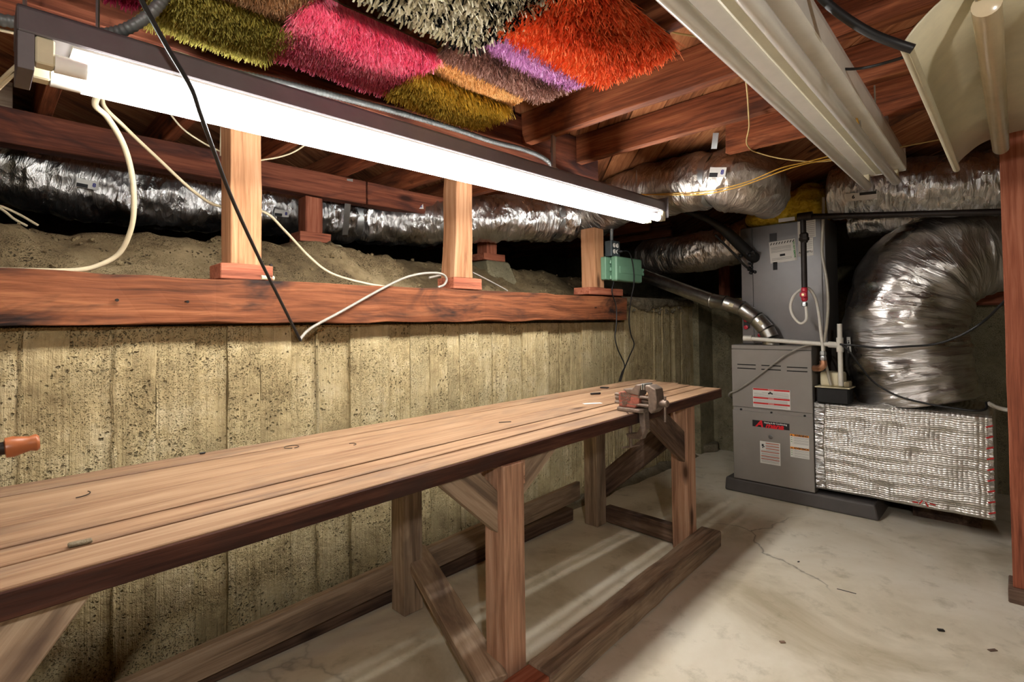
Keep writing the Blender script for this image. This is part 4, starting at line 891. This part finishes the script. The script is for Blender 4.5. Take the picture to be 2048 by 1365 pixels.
for z in (1.46, 1.515, 1.565): MB().tube([V(.112, 2.978, z-.012), V(.112, 2.978, z+.012)], .008, 10).build('hinge', GREEN_BOX, gb, smooth=True)
text('lettering', 'Orbit', GREEN_BOX, ldg, V(.1592, 3.12, 1.512), V(0,1,0), V(0,0,1), .03, .001)

def cable(name, label, cat, spec, r, mat, n=6, sides=8, group=None, ribs=False):
    pts = path(spec, n)
    if ribs:
        S = 0; q = [pts[0]]
        for i in range(1, len(pts)):
            k = max(1, int((pts[i]-pts[i-1]).length/.0028))
            q += [lerp(pts[i-1], pts[i], (j+1)/k) for j in range(k)]
        m = MB().tube(q, lambda L, t: r*(1+.09*math.sin(L*2*math.pi/.0115)), 12)
    else: m = MB().tube(pts, r, sides)
    return tag(m.build(name, mat, smooth='all' if ribs else True), label, cat, group)
cable('power_cord', 'black plugged-in cord looping from the outlet down to the bench', 'cord', [V(.121, 3.054, 1.638), V(.15, 3.06, 1.64), (1258, 505, 'x', .17), (1266, 530, 'x', .175), (1268, 565, 'x', .17), (1262, 600, 'x', .14), (1258, 640, 'x', .10), (1262, 670, 'x', .09), (1268, 690, 'x', .09), (1258, 715, 'x', .10), (1248, 740, 'x', .14), (1241, 763, 'x', .17)], .0042, BLACK)
cable('power_cord', 'black cord dropping from the underside of the green box', 'cord', [V(.12, 3.00, 1.433), (1224, 585, 'x', .12), (1232, 612, 'x', .10), (1233, 645, 'x', .10), (1230, 675, 'x', .09), (1236, 700, 'x', .09), (1249, 730, 'x', .10), (1244, 745, 'x', .13), (1238, 763, 'x', .17)], .0042, BLACK)
pl = MB().lathe(V(.122, 3.054, 1.638), V(1,.1,0), [(0, .012), (.012, .013), (.03, .008), (.036, .006)], 12).build('plug', BLACK, smooth=True); tag(pl, 'black plug pushed into the lower right outlet', 'plug')
CG = 'armoured conduits'
cable('conduit', 'ribbed metal conduit running along the girder above the lamp', 'conduit', [(380, 122, 'x', .475), (450, 142, 'x', .475), (560, 165, 'x', .475), (760, 215, 'x', .475), (900, 255, 'x', .475), (985, 283, 'x', .475), (1050, 300, 'x', .475), (1090, 318, 'x', .475), (1112, 340, 'x', .475), (1145, 362, 'x', .47), (1175, 385, 'x', .44)], .0105, CONDUIT, 6, 12, CG, True)
cable('conduit', 'ribbed metal conduit loop in the upper left corner', 'conduit', [(-60, 30, 'x', .52), (15, 42, 'x', .53), (90, 52, 'x', .54), (165, 62, 'x', .56), (215, 68, 'x', .60), (265, 52, 'x', .64), (310, 18, 'x', .66), (335, -20, 'x', .66), (345, -60, 'x', .66)], .0125, CONDUIT, 6, 12, CG, True)
cable('conduit', 'short grey vertical conduit at the end of the carpets', 'conduit', [at(1112, 190, 'y', 1.80)+V(0,.01,0), (1110, 245, 'y', 1.82), (1107, 285, 'y', 1.83), (1105, 305, 'y', 1.84)], .011, CONDUIT, 4, 12, CG)
cable('conduit', 'ribbed conduit rising from the outlet box behind the lamp', 'conduit', [V(.09, 3.03, 1.711), V(.09, 3.03, 1.76), V(.088, 3.035, 1.85), V(.08, 3.04, 2.02)], .011, CONDUIT, 4, 12, CG, True)
bk = thing('cable', 'black cable hanging diagonally in front of the lamp to a grey tail', 'cable', (.5, .4, 1.2))
MB().tube(path([(262, -50, 'x', .86), (283, 0, 'x', .84), (335, 95, 'x', .80), (382, 175, 'x', .76), (400, 225, 'x', .72), (425, 295, 'x', .64), (465, 400, 'x', .50), (520, 520, 'x', .34), (575, 630, 'x', .20), (598, 676, 'x', .155), (602, 681, 'x', .15)], 8), .0052, 10).build('black_run', BLACK, bk, smooth=True)
MB().tube(path([(600, 682, 'x', .15), (604, 674, 'x', .145), (625, 655, 'x', .12), (680, 625, 'x', .095), (760, 580, 'x', .09), (810, 556, 'x', .09), (850, 547, 'x', .08), (882, 548, 'x', .06), (893, 558, 'x', .05), (888, 570, 'x', .05), (876, 575, 'x', .05)], 8), .0058, 10).build('grey_run', CABLE_G, bk, smooth=True)
WG = 'cream cables at the left'
cable('cable', 'thick cream cable looping from the lamp down onto the beam', 'cable', [V(.52, .23, 1.76), (190, 205, 'x', .40), (215, 235, 'x', .36), (245, 285, 'x', .30), (262, 340, 'x', .24), (268, 400, 'x', .18), (263, 455, 'x', .12), (240, 505, 'x', .06), (200, 530, 'x', .035), (150, 541, 'x', .02), V(.0, .10, 1.325), V(-.03, .0, 1.325)], .0075, CABLE_W, 8, 10, WG)
cable('cable', 'thin cream cable slanting behind the first post to the dirt', 'cable', [V(.50, .24, 1.76), (205, 205, 'x', .36), (250, 255, 'x', .25), (310, 312, 'x', .12), (390, 385, 'x', -.02), (440, 413, 'x', -.09), (525, 423, 'x', -.12), (570, 462, 'x', -.14), (620, 515, 'x', -.14), (665, 548, 'x', -.10), (735, 568, 'x', -.05), V(-.04, 1.40, 1.33)], .0055, CABLE_W, 8, 10, WG)
cable('wire', 'thin cream wire slanting down to the top of the first post', 'wire', [(330, 215, 'x', -.08), (365, 257, 'x', -.10), (405, 285, 'x', -.10), (440, 303, 'x', -.08)], .0032, CABLE_W, 6, 8, WG)
cable('wire', 'thin cream wire hanging straight beside the first post', 'wire', [(443, 230, 'x', -.06), (442, 270, 'x', -.06), (441, 312, 'x', -.06)], .0032, CABLE_W, 4, 8, WG)
cable('wire', 'thin cream wire sagging right of the first post', 'wire', [(520, 321, 'x', -.1), (560, 314, 'x', -.12), (590, 303, 'x', -.14), (625, 280, 'x', -.14)], .0032, CABLE_W, 5, 8, WG)
cable('wire', 'upper of two pale wires reaching the dirt at far left', 'wire', [(-40, 400, 'x', -.45), (5, 414, 'x', -.48), (40, 430, 'x', -.5), (76, 451, 'x', -.52)], .0045, CABLE_W, 5, 8, WG)
cable('wire', 'lower of two pale wires reaching the dirt at far left', 'wire', [(-40, 395, 'x', -.45), (5, 420, 'x', -.48), (28, 438, 'x', -.5), (54, 452, 'x', -.52)], .0045, CABLE_W, 5, 8, WG)
cable('wire', 'upper cream wire leaving the lamp socket at the left edge', 'wire', [(36, 130, 'x', .58), (18, 146, 'x', .56), (-5, 168, 'x', .52), (-40, 200, 'x', .48)], .0045, CABLE_W, 5, 8, WG)
cable('wire', 'lower cream wire leaving the lamp socket at the left edge', 'wire', [(38, 137, 'x', .57), (20, 154, 'x', .55), (-5, 178, 'x', .51), (-40, 212, 'x', .47)], .0045, CABLE_W, 5, 8, WG)
cable('wire', 'cream wire lying along the girder above the lamp', 'wire', [(-20, 55, 'x', .50), (30, 66, 'x', .50)], .004, CABLE_W, 5, 8, WG)
cable('wire', 'cream wire curving out over the girder beside the black cable', 'wire', [(288, 99, 'x', .46), (340, 103, 'x', .47), (375, 112, 'x', .475), (412, 131, 'x', .475)], .004, CABLE_W, 5, 8, WG)
cable('wire', 'grey wires trailing behind the gnarled post', 'wire', [(945, 545, 'x', -.05), (975, 560, 'x', -.06), (1005, 576, 'x', -.07), (1015, 582, 'x', -.07)], .004, CABLE_G, 5)
cable('pipe', 'thin pipe stub poking out beside the base of the gnarled post', 'pipe', [(858, 556, 'x', -.05), (890, 549, 'x', -.05), (905, 547, 'x', -.06)], .006, CABLE_G, 3)
YG = 'thin wires at the ceiling'
cable('wire', 'upper yellow wire swagged across the duct by the furnace', 'wire', [(1280, 391, 'y', 2.74), (1340, 387, 'y', 2.70), (1400, 385, 'y', 2.66), (1450, 376, 'y', 2.64), (1500, 362, 'y', 2.64), (1560, 337, 'y', 2.66), (1610, 325, 'y', 2.7), (1660, 312, 'y', 2.75)], .0028, CABLE_Y, 6, 6, YG)
cable('wire', 'lower yellow wire swagged across the duct by the furnace', 'wire', [(1280, 389, 'y', 2.73), (1340, 390, 'y', 2.69), (1405, 389, 'y', 2.65), (1455, 380, 'y', 2.63), (1505, 365, 'y', 2.63), (1565, 342, 'y', 2.65), (1612, 328, 'y', 2.69), (1662, 318, 'y', 2.74)], .0028, CABLE_Y, 6, 6, YG)
cable('wire', 'pale wire crossing behind the unlit lamp', 'wire', [(1510, 304, 'y', 2.68), (1545, 314, 'y', 2.7), (1590, 321, 'y', 2.72), (1650, 323, 'y', 2.75), (1740, 306, 'y', 2.78), (1880, 279, 'y', 2.8), (1960, 262, 'y', 2.8)], .0028, CABLE_T, 6, 6, YG)
cable('wire', 'tan wire dangling from the joist left of the unlit lamp', 'wire', [(1490, 150, 'y', 1.84), (1494, 180, 'y', 1.95), (1497, 225, 'y', 2.10), (1498, 255, 'y', 2.22), (1493, 285, 'y', 2.4), (1503, 300, 'y', 2.6), (1512, 305, 'y', 2.68)], .003, CABLE_T, 6, 6, YG)
cable('wire', 'tan wire crossing the joists above the orange carpet', 'wire', [(1255, -10, 'y', 1.40), (1285, 30, 'y', 1.44), (1330, 60, 'y', 1.50), (1390, 73, 'y', 1.60), (1445, 85, 'y', 1.70)], .0035, CABLE_T, 6, 6, YG)
cable('wire', 'yellow wire hanging beside the right side of the unlit lamp', 'wire', [(1632, 105, 'y', 1.75), (1645, 130, 'y', 1.77), (1672, 145, 'y', 1.80), (1700, 160, 'y', 1.85), (1708, 185, 'y', 1.95), (1708, 215, 'y', 2.05), (1718, 252, 'y', 2.15)], .0032, CABLE_Y, 6, 6, YG)
cable('wire', 'short yellow wire dropping behind the unlit lamp housing', 'wire', [(1655, 125, 'y', 1.77), (1668, 150, 'y', 1.80), (1676, 185, 'y', 1.84)], .003, CABLE_Y, 6, 6, YG)
cable('wire', 'dark wire from the unlit lamp to the cream reflector', 'wire', [(1640, 115, 'y', 1.74), (1665, 135, 'y', 1.74), (1720, 137, 'y', 1.72), (1790, 120, 'y', 1.68), (1840, 102, 'y', 1.62)], .004, BLACK, 6, 8, YG)
cable('wire', 'grey wire hanging down to the end of the unlit lamp', 'wire', [(1749, 172, 'y', 2.14), (1751, 215, 'y', 2.3), (1755, 265, 'y', 2.5), (1764, 310, 'y', 2.8), (1765, 335, 'y', 2.93), V(1.70, 2.99, 1.86)], .0028, CABLE_G, 6, 6, YG)
cable('wire', 'thin grey wire on the joist behind the unlit lamp', 'wire', [(1722, 180, 'y', 2.14), (1717, 215, 'y', 2.14), (1722, 262, 'y', 2.14)], .0025, CABLE_G, 5, 6, YG)
cable('cord', 'thick black cord running from the ceiling to the cream reflector', 'cord', [(1610, -45, 'y', 1.30), (1650, 2, 'y', 1.32), (1695, 38, 'y', 1.33), (1745, 68, 'y', 1.34), (1790, 86, 'y', 1.345), (1826, 98, 'y', 1.352)], .0095, BLACK, 6, 12)
cable('cord', 'black cord draped across the big elbow duct to the right', 'cord', [(1680, 689, 'y', 3.54), (1715, 692, 'y', 3.53), (1760, 696, 'y', 3.53), (1820, 693, 'y', 3.53), (1870, 689, 'y', 3.53), (1920, 672, 'y', 3.52), (1965, 645, 'y', 3.5), (2000, 612, 'y', 3.4), (2030, 582, 'y', 3.2), (2075, 545, 'y', 3.1)], .006, BLACK, 6)
cable('cord', 'grey cord looping down over the wrapped box', 'cord', [(1684, 690, 'y', 3.54), (1700, 705, 'y', 3.54), (1722, 735, 'y', 3.56), (1748, 765, 'y', 3.585), (1790, 790, 'y', 3.60), (1840, 805, 'y', 3.605), (1900, 816, 'y', 3.605), (1950, 822, 'y', 3.605), (1972, 818, 'y', 3.62), (1972, 805, 'y', 3.66)], .0055, BLACK, 6)
cable('pipe', 'white pipe stub leaving the wrapped box at the right', 'pipe', [(1975, 806, 'y', 3.70), (1995, 816, 'y', 3.70), (2030, 824, 'y', 3.72)], .011, PVC, 4, 12)
cable('cord', 'grey cord slanting across the furnace front', 'cord', [(1640, 688, 'y', 3.565), (1612, 692, 'y', 3.575), (1575, 708, 'y', 3.58), (1545, 730, 'y', 3.585), (1500, 764, 'y', 3.588), (1472, 782, 'y', 3.59), (1461, 786, 'y', 3.60), (1458, 792, 'y', 3.62), (1463, 796, 'y', 3.66)], .006, CABLE_G, 6)

# ------------------------------------------------------------------ small things
hd = thing('tool_handle', 'brown tapered tool handle on a dark rod at the left edge', 'tool', (.55, -.1, .75))
a = at(8, 897, 'x', .60); b = at(79, 884, 'x', .60); d = (b-a).normalized(); L = (b-a).length
MB().lathe(a, d, [(0, .012), (.002, .020), (L*.25, .021), (L*.5, .0175), (L*.72, .015), (L*.9, .0175), (L-.004, .017), (L, .013)], 24).build('grip', plain('varnished_handle', rgb(176,104,62), .35, 0, .1, .2), hd, smooth=True)
MB().tube([a-d*.25, a+d*.005], .013, 12).build('rod', BLACKPIPE, hd, smooth=True)
e = a-d*.25; MB().tube([e, V(e.x, e.y, topz(e.y)+.008)], .013, 12).build('stand', BLACKPIPE, hd, smooth=True); MB().lathe(V(e.x, e.y, topz(e.y)+.0025), V(0,0,1), [(0, .05), (.008, .05), (.012, .02)], 18).build('foot', BLACKPIPE, hd, smooth=True)
def onbench(px, py):
    z = .77
    for _ in range(3): p = at(px, py, 'z', z); z = topz(p.y)+.0012
    return at(px, py, 'z', z)
def ring(label, px, py, r, arc=6.0, tr=.0012):
    c = onbench(px, py); pts = [c+V(math.cos(a_)*r, math.sin(a_)*r, tr+.0015) for a_ in [arc*i/24 for i in range(25)]]
    tag(MB().tube(pts, tr, 6).build('wire_ring', BLACKPIPE, smooth=True), label, 'wire', 'wire bits on the bench')
ring('thin wire ring lying near the back of the bench', 583, 896, .022)
ring('thin half ring of wire on the middle of the bench', 702, 891, .016, 3.0)
ring('curved wire bit at the near left end of the bench', 148, 993, .03, 2.0)
ring('curved nail-like wire beside the vise', 1250, 828, .014, 1.6)
def chip(name, label, px, py, l, w_, h_, rot, mat, cat='debris'):
    c = onbench(px, py); tag(MB().obox(c+V(0,0,h_/2+.0012), V(math.cos(rot), math.sin(rot), 0), V(-math.sin(rot), math.cos(rot), 0), V(0,0,1), l/2, w_/2, h_/2).build(name, mat, bevel=min(w_, h_)*.3), label, cat, 'bits lying on the bench')
chip('plug', 'small dark oval plug near the far end of the bench', 1209, 777, .045, .03, .006, .2, BLACK); chip('pencil_stub', 'short dark stub beside the seam near the vise', 1191, 790, .06, .010, .010, 1.1, BLACKPIPE)
chip('lead_chip', 'small black chip on the back plank of the bench', 405, 909, .016, .008, .005, 1.4, BLACK); chip('paint_chip', 'pale flat flake of paint beside the vise', 1185, 808, .09, .03, .001, 1.0, WHITE)
chip('gravel', 'rough grey crumb lying in a seam of the bench', 160, 1091, .035, .016, .006, 1.5, C_MORTAR); chip('nail', 'bent nail lying on the middle planks', 1010, 846, .05, .003, .003, 1.0, BLACKPIPE)
def speck(label, px, py, l, w_, h_, rot, mat):
    c = at(px, py, 'z', 0); tag(MB().obox(c+V(0,0,h_/2), V(math.cos(rot), math.sin(rot), 0), V(-math.sin(rot), math.cos(rot), 0), V(0,0,1), l/2, w_/2, h_/2).build('floor_debris', mat, bevel=min(w_, h_)*.3), label, 'debris', 'debris on the floor')
speck('dark pebble on the open floor at lower right', 1882, 1263, .022, .013, .007, .5, BLACKPIPE); speck('tiny dark crumb on the floor in front of the pad', 1597, 1125, .012, .006, .004, 1.2, BLACKPIPE)
speck('brown leaf-like scrap on the floor at lower right', 1985, 1302, .03, .012, .003, .9, W_DARK); speck('thin dark splinter in the middle of the floor', 1693, 1184, .07, .003, .003, .1, BLACKPIPE); speck('brown scrap on the floor right of the shadow', 1565, 1286, .02, .012, .004, .8, W_DARK)
tag(MB().prism([at(1396, 908, 'z', 0), at(1436, 905, 'z', 0), at(1438, 898, 'z', 0), at(1402, 896, 'z', 0)], (0, 0, .07)).build('concrete_chunk', C_MORTAR, bevel=.015, seg=2), 'broken concrete chunk on the floor in the corner by the furnace', 'rubble')
tag(MB().lathe(at(547, 557, 'x', .06), V(.2,-1,0).normalized(), [(0, .006), (.0, .009), (.05, .009)], 12).build('pipe_stub', CABLE_W), 'small pale tube end beside the first post block', 'pipe')
for i, (px, py, L_) in enumerate(((371, 603, .02), (232, 600, .012), (1190, 615, .012), (540, 530, .012))):
    p = at(px, py, 'x', .083 if i != 3 else .062); tag(MB().lathe(p-V(.004,0,0), V(1,.1,-.1), [(0, .0025), (L_, .0025), (L_+.001, .005), (L_+.002, .005)], 8).build('nail', BLACKPIPE), ('bent nail sticking out of the beam left of the black cable', 'short nail in the dark stained part of the beam', 'nail in the beam under the green box', 'nail at the foot of the first post')[i], 'nail', 'nails in the timber')
